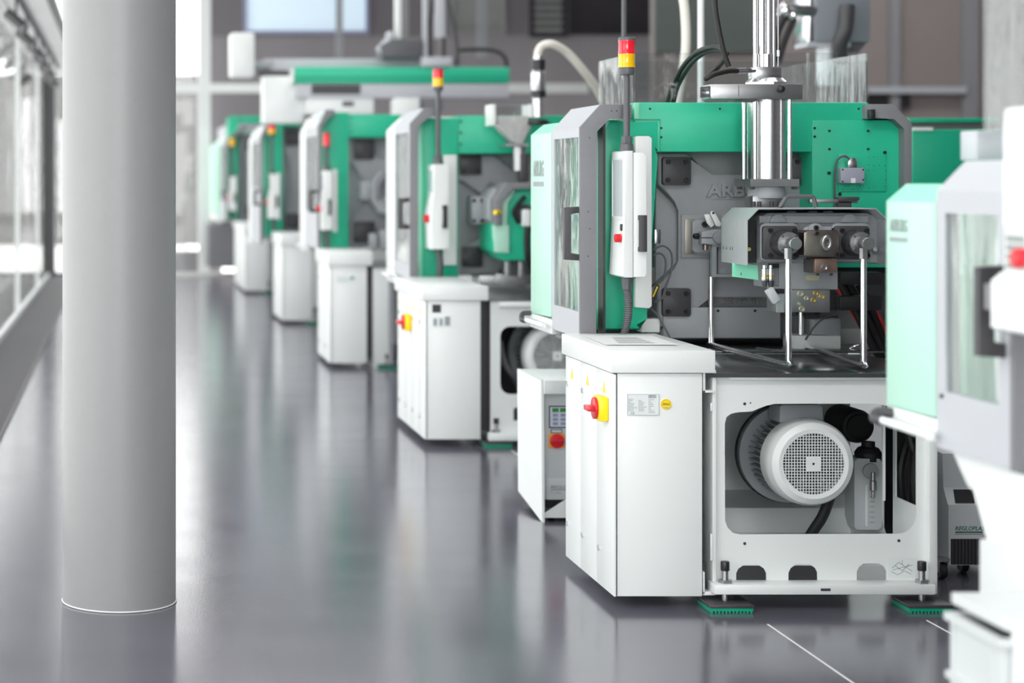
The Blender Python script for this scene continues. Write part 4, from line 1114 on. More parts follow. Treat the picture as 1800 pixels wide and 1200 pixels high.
tl = text('lettering', 'REGLOPLAS', P(1679, 932, Yt), 52 * Yt / FPX, 7.5 * Yt / FPX, 'greenink', tv, .001, shear=.25, bold=.02)
obj('underline', MB().pprism([(1680, 934), (1728, 934), (1727, 936), (1679, 936)], Yt - .001, .002), 'ink', tv)
obj('underline', MB().pprism([(1679, 937), (1727, 937), (1726, 939.5), (1678, 939.5)], Yt - .001, .002), 'greyink', tv)
for px, yq in ((1662, Yt - .08), (1700, Yt + .06), (1764, Yt - .02)):
    c_ = obj('caster', MB().lathe([(0, -.014), (.03, -.014), (.034, -.008), (.034, .008), (.03, .014), (0, .014)], (X(px + 12, yq), yq + .1, .034), (1, 0, 0), 24), 'rubber', tv)
    obj('caster_fork', MB().box(X(px + 12, yq) - .02, X(px + 12, yq) - .015, yq + .08, yq + .12, .03, .085).box(X(px + 12, yq) + .015, X(px + 12, yq) + .02, yq + .08, yq + .12, .03, .085).box(X(px + 12, yq) - .022, X(px + 12, yq) + .022, yq + .07, yq + .13, .078, .088), 'steelx', c_)
obj('side_pipe', MB().cyl((a0 - .05, 7.62, .09), (a0 - .05, 7.62, .75), .006, n=10), 'steelx', tv)

# ================================================================== nearest machine at the frame's edge
m0 = thing('injection_moulding_machine', 'nearest machine, mint side panel, grey door with dark handle, cut by the picture edge', 'machine', (2.6, 4.8, 0), GRP)
X0 = 2.1
guard_door(m0, X0, 4.48, 4.885, .915, 1.575, 2.175, 1.652, 2.7, 4.54, 4.835, 1.063, 1.518, stile=.5, hand=(Z(628, 4.52), Z(466, 4.52), 4.5, .033, .064))
obj('door_bolt', MB().cyl((X0 + .001, 4.85, 1.05), (X0 - .006, 4.85, 1.05), .006, n=12), 'dark', m0)
s0 = obj('side_panel', MB().prism([(4.895, .99), (5.207, .985), (5.207, 1.545), (4.895, 1.545)], X0, X0 + .03, 'x', .002), 'mint', m0)
obj('panel_shoulder', MB().prism([(X0 + .001, 1.545), (2.155, 1.592), (2.9, 1.592), (2.9, 1.58), (2.16, 1.58), (X0 + .02, 1.535)], 4.895, 5.207), 'mintstrip', s0)
text('logo_lettering', 'ARBURG', (X0 - .0005, 5.183, 1.462), .118, .036, 'greyink', s0, .001, 'x', bold=.02)
obj('logo_bar', MB().box(X0 - .001, X0 + .001, 5.065, 5.183, 1.435, 1.448), 'greyink', s0)
obj('lower_skirt', MB().box(X0 + .002, X0 + .04, 4.89, 5.205, .925, .984, .002), 'white', m0)
rl0 = obj('side_rail', MB().tube([(X0 - .028, 4.86, .945), (X0 - .028, 5.19, .948)], .011, 12, 0), 'white', m0)
obj('rail_bracket', MB().tube([(X0 + .01, 5.17, .968), (X0 - .025, 5.2, .966), (X0 - .04, 5.19, .95), (X0 - .028, 5.165, .946)], .014, 8), 'dark', rl0)
obj('body_core', MB().box(2.3, 3.3, 4.7, 5.2, .9, 1.55), 'mint', m0)
obj('inner_sheet', MB().box(2.16, 2.17, 4.5, 4.69, .95, 1.56), 'white', m0)
obj('mould_space', MB().box(2.34, 3.2, 4.50, 4.69, .95, 1.6), 'lightgrey', m0)
obj('base', MB().prism([(3.5, .0), (4.686, .0), (4.686, .715), (4.64, .72), (4.716, .832), (4.752, .834), (4.84, .91), (3.5, .91)], 2.12, 3.2, 'x', .003), 'white', m0)
for zq in (.66, .54):
    obj('slot', MB().box(2.116, 2.122, 4.36, 4.375, zq, zq + .045), 'greyplastic', m0)
obj('screw', MB().cyl((2.121, 4.6, .585), (2.114, 4.6, .585), .007, n=12), 'steelx', m0)
obj('latch', MB().cyl((2.121, 4.32, .87), (2.1, 4.32, .87), .012, n=16), 'dark', m0)
tb = obj('shelf', MB().prism([(1.95, 4.455), (1.95, 4.18), (2.13, 3.9), (2.13, 4.455)], .607, .633, 'z', .003), 'shelfpaint', m0)
obj('shelf_leg', MB().box(1.956, 2.12, 4.15, 4.17, .0, .608, .002), 'shelfpaint', m0)
obj('lower_shelf', MB().box(1.92, 2.12, 4.17, 4.46, .1, .13), 'shelfpaint', m0)
# operator panel
o0 = obj('operator_panel', MB().box(1.985, 2.1, 3.92, 4.275, 1.33, 1.765, .012), 'white', m0)
obj('display', MB().box(1.980, 1.987, 3.95, 4.235, 1.508, 1.725), 'screen', o0)
obj('display_rim', MB().plate([(3.94, 1.50), (4.243, 1.50), (4.243, 1.733), (3.94, 1.733)], [[(3.952, 1.51), (4.232, 1.51), (4.232, 1.723), (3.952, 1.723)]], 1.974, 1.988, 'x'), 'white', o0)
obj('key_shelf', MB().prism([(1.99, 1.395), (1.965, 1.375), (1.965, 1.27), (1.99, 1.26), (2.09, 1.26), (2.09, 1.395)], 3.92, 4.285, bev=.003), 'white', o0)
for j in range(4):
    for k in range(3):
        obj('key', MB().box(1.981, 1.987, 4.165 + k * .03, 4.187 + k * .03, 1.405 + j * .02, 1.418 + j * .02), 'greyink', o0)
obj('stop_button', MB().lathe([(.014, 0), (.014, .015), (.022, .017), (.022, .045), (.018, .05), (0, .05)], (1.985, 4.115, 1.432), (-1, 0, 0), 28), 'red', o0)
obj('panel_arm', MB().box(2.02, 2.12, 4.29, 4.44, 1.3, 1.36), 'doorgrey', m0)
obj('grey_block', MB().box(X(1717, 5.0), 2.9, 5.0, 5.1, Z(281, 5.0), Z(229, 5.0), .004), 'lightgrey', m0)
a_, b_ = X(1724, 4.95), 2.8
ag0 = obj('top_guard', MB().box(a_, b_, 4.93, 4.938, Z(232, 4.93), 2.2), 'acrylic', m0)
obj('guard_pane', MB().box(a_ - .001, a_ + .007, 4.5, 4.929, Z(232, 4.93), 2.2), 'acrylic', ag0)
obj('guard_pane', MB().box(a_, b_, 4.49, 4.498, Z(232, 4.93), 2.2), 'acrylic', ag0)
obj('hose_wheel', MB().torus((3.2, 5.6, .86), (1, .2, 0), .12, .02), 'rubber', m0)

bn = thing('storage_bin', 'white stacking bin with ribbed rim tucked under the white side shelf', 'bin', (2.05, 4.3, .13))
mb = MB().plate([(1.925, 4.165), (2.115, 4.165), (2.115, 4.44), (1.925, 4.44)], [[(1.942, 4.18), (2.10, 4.18), (2.10, 4.425), (1.942, 4.425)]], .575, .592, 'z')
obj('rim', mb, 'bin', bn)
obj('wall', MB().plate([(1.936, 4.175), (2.106, 4.175), (2.106, 4.43), (1.936, 4.43)], [[(1.944, 4.183), (2.098, 4.183), (2.098, 4.422), (1.944, 4.422)]], .13, .576, 'z').box(1.94, 2.10, 4.18, 4.426, .13, .14), 'bin', bn)
for zq in (.44, .30):
    obj('rib', MB().plate([(1.927, 4.168), (2.113, 4.168), (2.113, 4.437), (1.927, 4.437)], [[(1.937, 4.176), (2.105, 4.176), (2.105, 4.429), (1.937, 4.429)]], zq, zq + .016, 'z'), 'bin', bn)
for yq in (4.20, 4.40):
    obj('rib', MB().box(1.929, 1.937, yq, yq + .012, .14, .575), 'bin', bn)
tag(obj('plastic_ring', MB().torus((2.02, 4.30, .155), (0, 0, 1), .05, .012), 'greyplastic'), 'grey ring lying inside the white bin', 'ring')

# ================================================================== the machines further down the row
def row_machine(q):
    D, YR = q['D'], q['YR']
    label, clabel = q['label'], q['clabel']
    xl, xr, l0, l1 = q['cab']
    zb = .043
    cab = cabinet(clabel, X(xl, D), X(xr, D), D, YR, zb, Z(l1, D), Z(l0, D), q.get('nd', 3), lid_l=.02, lid_r=q.get('lid_r', .044), detail=q.get('det', 1))
    if 'sw' in q:
        rotary(cab, X(xl, D), q['sw'][1], Z(q['sw'][0], q['sw'][1]), 1.15)
    Yd = YR + .03
    m = thing('injection_moulding_machine', label, 'machine', (2.6, Yd, 0), GRP)
    # guard door and white / mint side
    e, far, pf, yt, yc, yb, pc, pin = q['door']
    xs = X(e, Yd)
    y1 = xs * FPX / (far - 215)
    zb_d, zt_d, zc_d = Z(yb, Yd), Z(yt, Yd), Z(yc, Yd)
    w0, w1, hz0, hz1 = q['win']
    guard_door(m, xs, Yd, y1, zb_d, zt_d, X(pc, Yd), zc_d, X(pin, Yd), Yd + (y1 - Yd) * .06, Yd + (y1 - Yd) * .93, Z(w1, Yd), Z(w0, Yd), sm=q.get('sm', 'lightgrey'), stile=q.get('stile', .055), hand=(Z(hz1, Yd), Z(hz0, Yd), Yd + .01, .03, .075))
    y2 = xs * FPX / (pf - 215)
    sd = obj('side_panel', MB().box(xs, xs + .04, y1 + .01, y2, zb_d + .03, zt_d - .02, .004), q.get('pm', 'white'), m)
    obj('panel_shoulder', MB().prism([(xs, zt_d - .02), (X(pc, Yd), zc_d - .03), (X(pc, Yd) + .5, zc_d - .03), (X(pc, Yd) + .5, zc_d - .05), (xs + .03, zt_d - .03)], y1 + .01, y2), q.get('pm', 'white'), sd)
    obj('lower_skirt', MB().box(xs, xs + .05, y1 - .05, y2, zb_d - .07, zb_d + .025, .004), 'white', m)
    obj('side_rail', MB().tube([(xs - .03, y1, zb_d - .02), (xs - .03, y2 - .03, zb_d - .02)], .012, 10, 0), 'white', m)
    # green fronts
    Yg = Yd + .1
    g0, g1, gt, gb, bx1, bt, bb = q['green']
    gx0 = X(g0, Yg)
    obj('front_panel', MB().prism([(gx0, Z(gb, Yg)), (gx0, Z(gt + .045 * FPX / Yg, Yg)), (gx0 + .045, Z(gt, Yg)), (X(g1, Yg), Z(gt, Yg)), (X(g1, Yg), Z(gb, Yg))], Yg, Yg + .15, bev=.02), 'green', m)
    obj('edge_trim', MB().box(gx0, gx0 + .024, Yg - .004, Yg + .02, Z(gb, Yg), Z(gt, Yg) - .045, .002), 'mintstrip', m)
    ub = obj('upper_panel', MB().pbox(g1 - 1, bt, bx1, bb, Yg + .01, .45, .006), 'green', m)
    for k in range(3):
        bolt(ub, X(g1 + 4, Yg), Yg + .01, Z(bt + (bb - bt) * (.15 + .3 * k), Yg), .008, 'screw')
    # platen
    p0, p1, q0, q1 = q['plate']
    Yp = Yd + .28
    obj('platen', MB().pbox(p0, q0, p1, q1, Yp, .15, .01), 'cast', m)
    w, h = p1 - p0, q1 - q0
    ins = w * .32
    obj('platen_ribs', MB().pprism([(p0 + 2, q0 + 2), (p0 + w * .34, q0 + 2), (p0 + w * .55, q0 + h * .2), (p1, q0 + h * .2), (p1, q0 + h * .82), (p0 + w * .5, q0 + h * .82), (p0 + w * .36, q1 - 2), (p0 + 2, q1 - 2), (p0 + 2, q0 + h * .78), (p0 + ins, q0 + h * .62), (p0 + ins, q0 + h * .38), (p0 + 2, q0 + h * .22)], Yp - .05, .055, .012), 'cast', m)
    for cxp, cyp, s_ in q['caps']:
        tie_cap(m, X(cxp, Yp - .07), Yp - .07, Z(cyp, Yp - .07), s_ * Yp / FPX, .03, .011)
    # body, bed
    zt2 = Z(bt, Yg)
    obj('rear_body', MB().box(xs + .15, xs + 1.3, y1 + .02, y2 + 1.0, zb_d, zt2 - .06), 'lightgrey', m)
    obj('machine_bed', MB().box(X(xr, D) + .22, xs + 1.25, Yd + .3, y2 + 1.0, .1, zb_d), 'white', m)
    # base frame
    f0, f1, ft, fb = q['base']
    Yf = D + .05
    fx0, fx1, fz0, fz1 = X(f0, Yf), X(f1, Yf), Z(fb, Yf), Z(ft, Yf)
    if fx1 - fx0 > .3:
        oh = rrect(fx0 + .06, fx1 - .1, fz0 + .26, fz1 - .15, .06)
        h2 = [(fx0 + .14, fz0 + .1), (fx0 + .34, fz0 + .1), (fx0 + .34, fz0 + .17), (fx0 + .29, fz0 + .2), (fx0 + .19, fz0 + .2), (fx0 + .14, fz0 + .17)]
        b = obj('base_frame', MB().plate([(fx0, fz0), (fx1, fz0), (fx1, fz1), (fx0, fz1)], [oh, h2], Yf, Yf + .008), 'white', m)
        obj('top_rail', MB().box(fx0 + .05, fx1, Yf - .03, Yf + .01, fz1 - .03, fz1, .004), 'white', b)
        obj('bottom_flange', MB().box(fx0 - .02, fx1, Yf - .06, Yf + .01, fz0 - .015, fz0 + .03, .004), 'white', b)
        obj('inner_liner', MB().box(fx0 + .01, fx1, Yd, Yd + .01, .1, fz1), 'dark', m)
    else:
        obj('base_frame', MB().box(fx0, fx1, Yf, YR + .25, fz0, fz1, .006), 'white', m)
    obj('table_top', MB().box(X(xr, D) + .06, xs + 1.25, D + .04, Yp - .02, Z(ft, Yf) + .002, Z(ft, Yf) + .012), 'tabletop', m)
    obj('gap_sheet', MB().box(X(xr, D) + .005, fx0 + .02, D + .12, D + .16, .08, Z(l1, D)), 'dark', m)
    for px in q['feet']:
        foot(m, X(px, Yf), Yf, fz0 + .03, .17)
    # operator panel and tower
    a, b_, t_, bt_, s0_, s1_, st_, sb_ = q['panel']
    Yo = q.get('Yo', YR - .12)
    o = obj('operator_panel', MB().pprism([(a + (b_ - a) * .35, t_), (b_ - 2, t_), (b_, t_ + 3), (b_, bt_ - 3), (b_ - 2, bt_), (a + (b_ - a) * .25, bt_), (a + (b_ - a) * .2, bt_ - (bt_ - t_) * .4), (a + (b_ - a) * .35, t_ + (bt_ - t_) * .35)], Yo, .26, .006), 'white', m)
    oz = Z((t_ + bt_) / 2 + (bt_ - t_) * .14, Yo)
    ox = X(a + (b_ - a) * .28, Yo)
    obj('stop_button', MB().cyl((ox + .01, Yo + .06, oz), (ox - .045, Yo + .06, oz), .026, n=20), 'red', o)
    obj('handle', MB().prism([(Yo - .04, Z(t_ + (bt_ - t_) * .75, Yo)), (Yo, Z(t_ + (bt_ - t_) * .75, Yo)), (Yo, Z(t_ + (bt_ - t_) * .7, Yo)), (Yo - .025, Z(t_ + (bt_ - t_) * .7, Yo)), (Yo - .025, Z(t_ + (bt_ - t_) * .53, Yo)), (Yo, Z(t_ + (bt_ - t_) * .53, Yo)), (Yo, Z(t_ + (bt_ - t_) * .48, Yo)), (Yo - .04, Z(t_ + (bt_ - t_) * .48, Yo))], X(b_ - (b_ - a) * .3, Yo), X(b_ - (b_ - a) * .12, Yo), 'x'), 'black', o)
    obj('display', MB().box(X(a + (b_ - a) * .35, Yo) - .002, X(a + (b_ - a) * .35, Yo) + .005, Yo + .04, Yo + .22, Z(t_ + (bt_ - t_) * .33, Yo), Z(t_ + (bt_ - t_) * .07, Yo)), 'screen', o)
    obj('mast_strip', MB().pbox(s0_, st_, s1_, sb_, Yd + .05, .04, .004), 'white', m)
    tp, t0, t1, pb, cols, tr = q['tower']
    tower(m, X(tp, Yo + .1), Yo + .1, Z(pb, Yo + .1), Z(t1, Yo + .1), Z(t0, Yo + .1), tr * Yo / FPX, cols, .017)
    obj('panel_conduit', MB().tube([(X((a + b_) / 2, Yo + .12), Yo + .12, Z(bt_ - 2, Yo)), (X((a + b_) / 2, Yo + .12) + .02, Yo + .14, (Z(bt_, Yo) + Z(l0, D)) / 2), (X((a + b_) / 2, Yo + .12) + .02, Yo + .16, Z(l0, D) + .004)], .022, 12), 'greyplastic', m)
    return m, cab, Yd, Yp

m2, c2, Yd2, Yp2 = row_machine(dict(
    D=11.42, YR=12.55, label='machine with clear hopper, suction loader and green angled injection housing, behind the chrome-barred machine', clabel='white control cabinet with black square sticker, yellow switch, before the machine with hopper',
    cab=(747, 845, 503, 528), nd=4, sw=(566, 12.0),
    door=(720, 693, 679, 217, 190, 489, 745, 768), win=(232, 465, 347, 403),
    green=(736, 806, 207, 487, 1010, 203, 270), plate=(806, 1000, 271, 484), caps=((827, 288, 19), (830, 451, 18)),
    base=(862, 1040, 530, 768), feet=(872, 1020), panel=(748, 790, 289, 438, 780, 803, 272, 466), tower=(770, 119, 160, 288, ('lens_yellow', 'lens_red'), 9.5)))
obj('black_sticker', MB().pbox(760, 535, 775, 549, 11.419, .003), 'ink', c2)
o = obj('data_label', MB().pbox(760, 557, 792, 574, 11.4195, .003), 'label', c2)
obj('label_print', MB().pbox(762, 560, 768, 572, 11.4185, .002).pbox(773, 560, 778, 572, 11.4185, .002).pbox(782, 556, 791, 572, 11.4185, .002), 'greyink', o)['kind'] = 'stuff'
# injection housing of the second machine
Yj = 12.3
gh = obj('injection_housing', MB().pprism([(880, 452), (868, 441), (868, 397), (872, 372), (893, 372), (893, 345), (905, 331), (1005, 331), (1018, 345), (1018, 452), (1010, 458), (886, 458)], Yj, .5, .012), 'green', m2)
obj('housing_cheek', MB().pprism([(868, 396), (895, 396), (895, 445), (870, 443)], Yj - .02, .06, .004), 'mint', gh)
obj('housing_cheek', MB().pprism([(882, 352), (903, 332), (908, 334), (892, 356), (892, 396), (882, 396)], Yj - .02, .06, .004), 'mint', gh)
obj('unit_frame', MB().pprism([(872, 396), (870, 352), (891, 321), (1010, 321), (1010, 331), (901, 331), (881, 353), (881, 396)], Yj - .06, .6, .004), 'doorgrey', m2)
obj('nozzle_cover', MB().pprism([(858, 350), (873, 330), (873, 396), (866, 393), (857, 385)], Yj + .1, .4, .006), 'castlight', m2)
nz = obj('nozzle_head', MB().pbox(829, 345, 858, 394, Yj + .3, .2, .01), 'castlight', m2)
for a in (833, 847):
    for b in (352, 388):
        bolt(nz, X(a, Yj + .3), Yj + .3, Z(b, Yj + .3), .012)
hc = P(923, 376, Yj)
obj('cable_port', MB().cyl((hc[0], Yj + .01, hc[2]), (hc[0], Yj - .01, hc[2]), .065, n=28), 'dark', gh)
obj('port_plug', MB().pbox(918, 368, 934, 398, Yj - .05, .06, .01), 'white', gh)
obj('port_cable', MB().tube([P(928, 396, Yj - .02), P(926, 425, Yj - .03), P(930, 462, Yj - .01), P(945, 500, Yj + .1)], .02, 10), 'rubber', m2)
obj('port_cable', MB().tube([P(922, 345, Yj - .02), P(908, 362, Yj - .04), P(903, 374, Yj - .04), P(912, 392, Yj - .03)], .014, 8), 'rubber', m2)
obj('indicator', MB().cyl(P(879, 373, Yj - .07), P(870, 373, Yj - .12), .014, n=14), 'yellow', m2)
obj('guide_bar', MB().pbox(842, 484, 1000, 500, Yj + .2, .1, .006), 'steelx', m2)
for px in (893, 917):
    obj('support_leg', MB().pbox(px - 5, 455, px + 5, 502, Yj + .05, .08, .004), 'steelx', m2)
obj('support_plate', MB().pprism([(872, 480), (925, 490), (925, 506), (872, 498)], Yj + .02, .03, .002), 'steelx', m2)
mo2x, mo2z = X(978, 11.55), Z(625, 11.55)
mm = motor(m2, mo2x, mo2z, 11.52, 11.62, 11.62, 11.85, .205, grille=True)
obj('mounting_ring', MB().cyl((mo2x - .12, 11.95, mo2z + .02), (mo2x - .12, 12.0, mo2z + .02), .27, n=40), 'rubber', m2)
obj('grey_hose', MB().tube([P(878, 600, 11.6), P(888, 640, 11.58), P(905, 665, 11.6), P(915, 690, 11.7)], .02, 10), 'greyplastic', m2)
# hopper with loader
Yq = 12.35
hpx = obj('hopper', MB().prism([(X(866, Yq), Z(184, Yq)), (X(936, Yq), Z(184, Yq)), (X(936, Yq), Z(220, Yq)), (X(920, Yq), Z(258, Yq)), (X(906, Yq), Z(258, Yq)), (X(868, Yq), Z(222, Yq))], Yq, Yq + .22), 'acrylic', m2)
for px, b in ((868, 220), (934, 206)):
    obj('corner_strip', MB().pbox(px - 3, 183, px + 3, b, Yq - .01, .24), 'white', hpx)
gt_ = MB().pprism([(874, 204), (928, 204), (934, 222), (918, 254), (908, 254), (872, 220)], Yq + .03, .15, .01)
obj('granulate', gt_, mat('pale_granulate', rgb(196, 192, 190), .8, var=.25, scale=40, bump=.6, bscale=90), hpx)['kind'] = 'stuff'
obj('hopper_throat', MB().cyl(P(913, 256, Yq + .1), P(913, 300, Yq + .1), .045, n=20).pbox(888, 252, 930, 257, Yq, .2), 'steelx', hpx)
obj('throat_valve', MB().pbox(914, 270, 930, 320, Yq + .05, .1, .01), 'dark', hpx)
ld = obj('suction_loader', MB().lathe([(0, 0), (.035, 0), (.035, .12), (.045, .125), (.048, .13), (.048, .29), (.04, .30), (.03, .33), (.03, .4), (0, .4)], P(946, 206, Yq), (0, 0, 1), 28), 'steel', m2)
obj('loader_band', MB().cyl(P(946, 171, Yq), P(946, 160, Yq), .05, n=28), 'black', ld)
obj('loader_band', MB().cyl(P(946, 122, Yq), P(946, 105, Yq), .045, n=28), 'black', ld)
obj('loader_foot', MB().cyl(P(946, 210, Yq), P(946, 220, Yq), .065, n=24, bev=.01).pbox(930, 214, 968, 218, Yq - .02, .1), 'black', ld)
tag(obj('conveying_hose', MB().tube([P(946, 106, Yq), P(946, 92, Yq), P(954, 80, Yq), P(972, 78, Yq), P(996, 92, Yq + .05), P(1022, 120, Yq + .1), P(1046, 152, Yq + .2), P(1075, 205, Yq + .4)], .027, 12), 'whitehose'), 'cream material hose arching from the suction loader over the second machine', 'hose')

m3, c3, Yd3, Yp3 = row_machine(dict(
    D=16.2, YR=17.2, label='machine whose tower light carries a single red lamp, standing behind the hopper machine', clabel='white control cabinet with a small green dot sticker and yellow triangle',
    cab=(580, 645, 443, 467), nd=2,
    door=(558, 536, 527, 222, 193, 437, 572, 588), win=(238, 372, 333, 374), sm='lightgrey', stile=.03,
    green=(563, 613, 197, 436, 705, 201, 241), plate=(613, 705, 243, 436), caps=((640, 262, 18), (640, 408, 19)),
    base=(656, 690, 470, 646), feet=(680,), panel=(560, 584, 300, 404, 585, 593, 297, 408), tower=(574, 232, 262, 300, ('lens_red',), 6)))
ox = P(619, 488, 16.195)
obj('green_dot', MB().cyl((ox[0], 16.199, ox[2]), (ox[0], 16.19, ox[2]), .014, n=16), 'green_dark', c3)
obj('data_label', MB().pbox(592, 484, 612, 495, 16.199, .003), 'label', c3)
obj('grey_side', MB().pbox(683, 470, 690, 640, 16.1, .02), 'castlight', m3)
iu = obj('injection_unit', MB().pprism([(655, 352), (655, 320), (672, 300), (720, 300), (720, 375), (668, 375)], 17.2, .3, .01), 'castlight', m3)
obj('unit_frame', MB().pprism([(662, 350), (662, 320), (676, 301), (720, 301), (720, 309), (680, 309), (668, 324), (668, 350)], 17.1, .1, .004), 'doorgrey', iu)
obj('nozzle_head', MB().pbox(634, 318, 655, 352, 17.3, .2, .02), 'castlight', m3)
obj('valve_row', MB().pbox(650, 410, 664, 440, 17.1, .1, .01).pbox(668, 404, 684, 440, 17.1, .1, .01), 'castlight', m3)

m4, c4, Yd4, Yp4 = row_machine(dict(
    D=21.16, YR=22.4, label='machine with red over amber tower light, second from the far end of the row', clabel='white control cabinet, second from the far end of the row',
    cab=(496, 548, 412, 431), nd=2, det=0,
    door=(457, 442, 437, 240, 219, 428, 467, 476), win=(250, 330, 333, 362), stile=.03,
    green=(463, 497, 216, 416, 531, 209, 222), plate=(497, 545, 222, 414), caps=((515, 242, 13), (515, 388, 13)),
    base=(548, 556, 440, 560), feet=(553,), panel=(466, 492, 306, 384, 488, 493, 304, 386), tower=(478, 218, 239, 306, ('lens_yellow', 'lens_red'), 7)))
m5, c5, Yd5, Yp5 = row_machine(dict(
    D=26.9, YR=29.5, label='farthest machine of the row, mint flank and amber tower light', clabel='farthest white control cabinet of the row',
    cab=(431, 470, 395, 407), nd=2, det=0,
    door=(397, 387, 368, 246, 222, 388, 424, 435), win=(255, 345, 335, 352), stile=.02, pm='mint', sm='lightgrey',
    green=(399, 419, 204, 386, 460, 204, 216), plate=(419, 462, 236, 388), caps=((441, 255, 9), (441, 370, 9)),
    base=(470, 476, 410, 508), feet=(473,), panel=(399, 416, 311, 370, 413, 416, 308, 374), tower=(408, 241, 260, 311, ('lens_yellow',), 5)))
obj('lower_body', MB().pbox(367, 394, 412, 470, 30.6, 1.2), 'doorgrey', m5)

# ================================================================== robot over the third and fourth machines
rb = thing('handling_robot', 'white linear robot with a long green beam spanning above the row of machines', 'robot', (3.0, 20, 2.2))
Yr = 20.0
obj('column', MB().pbox(463, 133, 535, 216, Yr + .2, .4, .01), 'white', rb)
obj('carrier_beam', MB().pbox(464, 103, 768, 131, Yr + .25, .25, .01), 'lightgrey', rb)
gb = obj('green_beam', MB().pbox(517, 118, 896, 146, Yr, .3, .02), 'green', rb)
obj('beam_groove', MB().pbox(520, 134, 895, 139, Yr - .006, .02), 'green_dark', gb)
obj('beam_end', MB().pbox(512, 121, 517, 146, Yr, .3, .005), 'white', gb)
obj('lower_beam', MB().pbox(520, 147, 895, 172, Yr + .02, .3, .01), 'lightgrey', rb)
obj('dark_inset', MB().pbox(548, 149, 633, 165, Yr + .005, .02), 'dark', rb)
eb = obj('end_box', MB().pbox(405, 57, 448, 135, Yr + .1, .35, .03), 'white', rb)
obj('end_coupling', MB().cyl(P(447, 116, Yr + .25), P(474, 114, Yr + .25), .05, n=16), 'castlight', rb)
obj('end_arm', MB().pbox(455, 124, 520, 133, Yr + .2, .05), 'dark', rb)
sx_ = obj('support_box', MB().pbox(538, 172, 657, 200, Yr + .05, .3, .01), 'white', rb)
obj('support_label', MB().pbox(602, 178, 622, 187, Yr + .045, .01), 'greyplastic', sx_)
obj('support_post', MB().pbox(693, 172, 738, 228, Yr - .05, .3, .01), 'white', rb)
obj('post_block', MB().pbox(738, 172, 780, 196, Yr + .02, .2, .01), 'doorgrey', rb)
cg = obj('carriage', MB().pprism([(668, 80), (690, 68), (742, 68), (745, 102), (672, 102)], Yr + .02, .4, .02), 'greyplastic', rb)
obj('carriage_motor', MB().cyl(P(668, 92, Yr + .1), P(688, 70, Yr + .1), .06, n=20).cyl(P(680, 66, Yr + .1), P(690, 62, Yr + .1), .05, n=20), 'lightgrey', cg)
obj('carriage_plate', MB().pbox(742, 100, 795, 117, Yr - .03, .4, .01), 'lightgrey', cg)
va = obj('vertical_arm', MB().pbox(695, -60, 706, 68, Yr + .1, .08, .005), 'white', cg)
obj('arm_rail', MB().pbox(711, -60, 718, 68, Yr + .12, .06), 'doorgrey', va)
obj('vertical_arm', MB().pbox(744, -60, 752, 104, Yr + .05, .06, .004).pbox(764, -60, 784, 68, Yr + .05, .1, .02), 'lightgrey', cg)
obj('arm_tube', MB().pbox(776, 66, 783, 108, Yr + .05, .1), 'black', cg)
obj('energy_chain', MB().tube([P(770, -30, Yr + .1), P(758, 20, Yr + .1), P(755, 70, Yr + .1), P(757, 105, Yr + .1)], .03, 8), 'dark', cg)
obj('energy_chain', MB().tube([P(785, -10, Yr + .05), P(796, 40, Yr + .05), P(803, 85, Yr + .05), P(803, 116, Yr + .05)], .025, 8), 'dark', cg)
obj('cable_arc', MB().tube([P(803, 88, Yr + .2), P(850, 87, Yr + .2), P(875, 91, Yr + .2), P(888, 102, Yr + .2), P(891, 118, Yr + .2)], .022, 8), 'rubber', rb)

# ================================================================== next row of machines and hanging things at the right
nm = thing('machine', 'green machine of the next row, seen between the dark door frame and clear guard', 'machine', (5.6, 12, 0))
obj('green_housing', MB().pbox(1602, 227, 1760, 330, 12.0, 1.2, .015), 'green_dark', nm)
obj('top_rail', MB().pbox(1598, 207, 1760, 215, 12.1, .1, .004), 'green_dark', nm)
obj('grey_band', MB().pbox(1600, 215, 1760, 228, 12.2, .1), 'doorgrey', nm)
obj('base', MB().box(X(1602, 12), X(1760, 12), 12.05, 13.1, 0, Z(331, 12)), 'white', nm)
obj('edge_cover', MB().pbox(1606, 224, 1640, 229, 11.99, .02), 'white', nm)

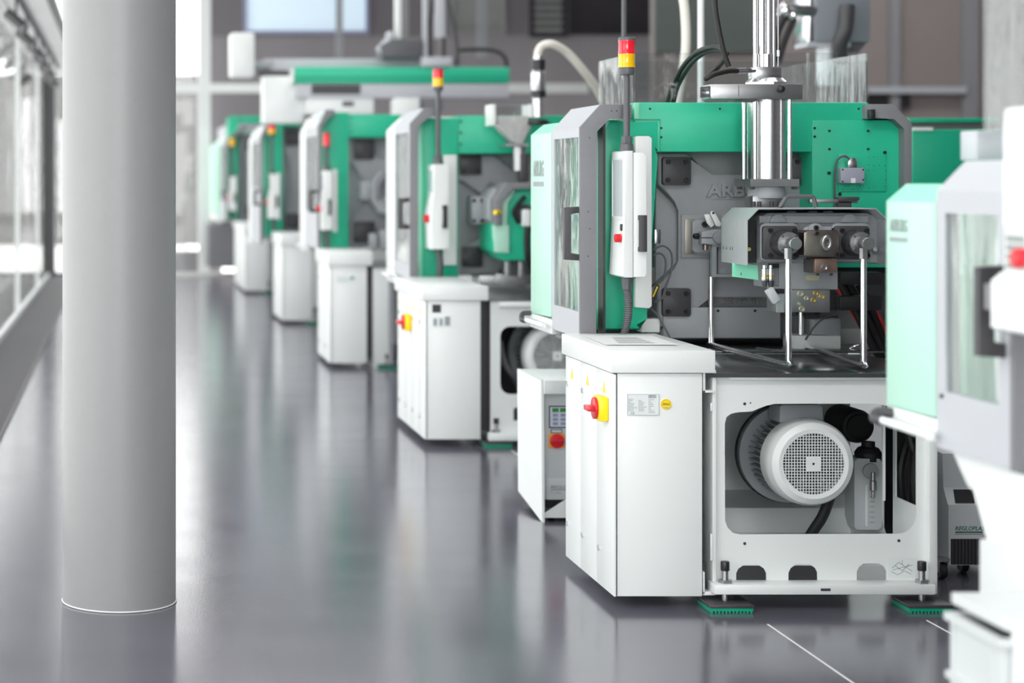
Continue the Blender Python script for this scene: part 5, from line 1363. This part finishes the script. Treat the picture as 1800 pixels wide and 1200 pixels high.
ldr = thing('material_loader', 'grey material loader box hanging high behind the clear guard, with clear tubes', 'loader', (5.0, 13, 2.5))
Yl = 13.0
obj('housing', MB().pbox(1433, -60, 1530, 74, Yl, .35, .01), mat('loader_grey', rgb(128, 134, 141), .45), ldr)
obj('clear_tube', MB().cyl(P(1452, 74, Yl + .1), P(1452, 150, Yl + .1), .065, n=24).cyl(P(1470, 74, Yl + .12), P(1470, 150, Yl + .12), .05, n=24), mat('frosted_tube', rgb(214, 218, 220), .3), ldr)
obj('steel_edge', MB().pbox(1422, -60, 1434, 74, Yl + .02, .3, .004), 'chrome', ldr)
obj('flange', MB().pbox(1420, 74, 1496, 82, Yl + .02, .25), 'lightgrey', ldr)
obj('dark_pipe', MB().tube([P(1490, 10, Yl - .08), P(1486, 50, Yl - .1), P(1476, 80, Yl - .06), P(1478, 110, Yl)], .05, 12), 'dark', ldr)
obj('lower_cone', MB().pprism([(1496, 74), (1524, 74), (1510, 92), (1500, 90)], Yl + .05, .2), 'greyplastic', ldr)
for k in range(2):
    obj('clamp', MB().torus(P(1376 + 14 * k, 16 + 8 * k, Yl), (1, .2, -.5), .038, .018), 'chrome', ldr)
obj('bent_pipe', MB().tube([P(1370, 26, Yl), P(1384, 14, Yl), P(1404, 18, Yl), P(1440, 20, Yl + .05)], .04, 12), 'steelx', ldr)
obj('drop_hose', MB().tube([P(1380, 28, Yl), P(1366, 60, Yl), P(1360, 110, Yl)], .025, 10), 'rubber', ldr)
obj('drop_hose', MB().tube([P(1396, 32, Yl), P(1380, 70, Yl), P(1368, 110, Yl)], .022, 10), 'rubber', ldr)

tag(obj('white_pipe', MB().cyl((X(1232, 10.4), 10.4, 0.95), (X(1232, 10.4), 10.4, 7), .017, n=20), 'white'), 'straight white pipe rising behind the clear top guard', 'pipe')
tag(obj('hanging_hose', MB().tube([P(1190, -300, 10.6), P(1196, -60, 10.6), P(1204, 20, 10.6), P(1206, 70, 10.6), P(1203, 110, 10.6), P(1190, 190, 10.6), P(1180, 300, 10.5)], .026, 12), 'whitehose'), 'thick pale hose hanging behind the clear top guard beside the white pipe', 'hose')
tag(obj('power_cord', MB().tube([P(1098, -300, 9.6), P(1097, 0, 9.6), P(1097, 90, 9.6), P(1099, 190, 9.6)], .012, 8), 'greyplastic'), 'thin grey cord running up behind the red and amber tower light', 'cord')
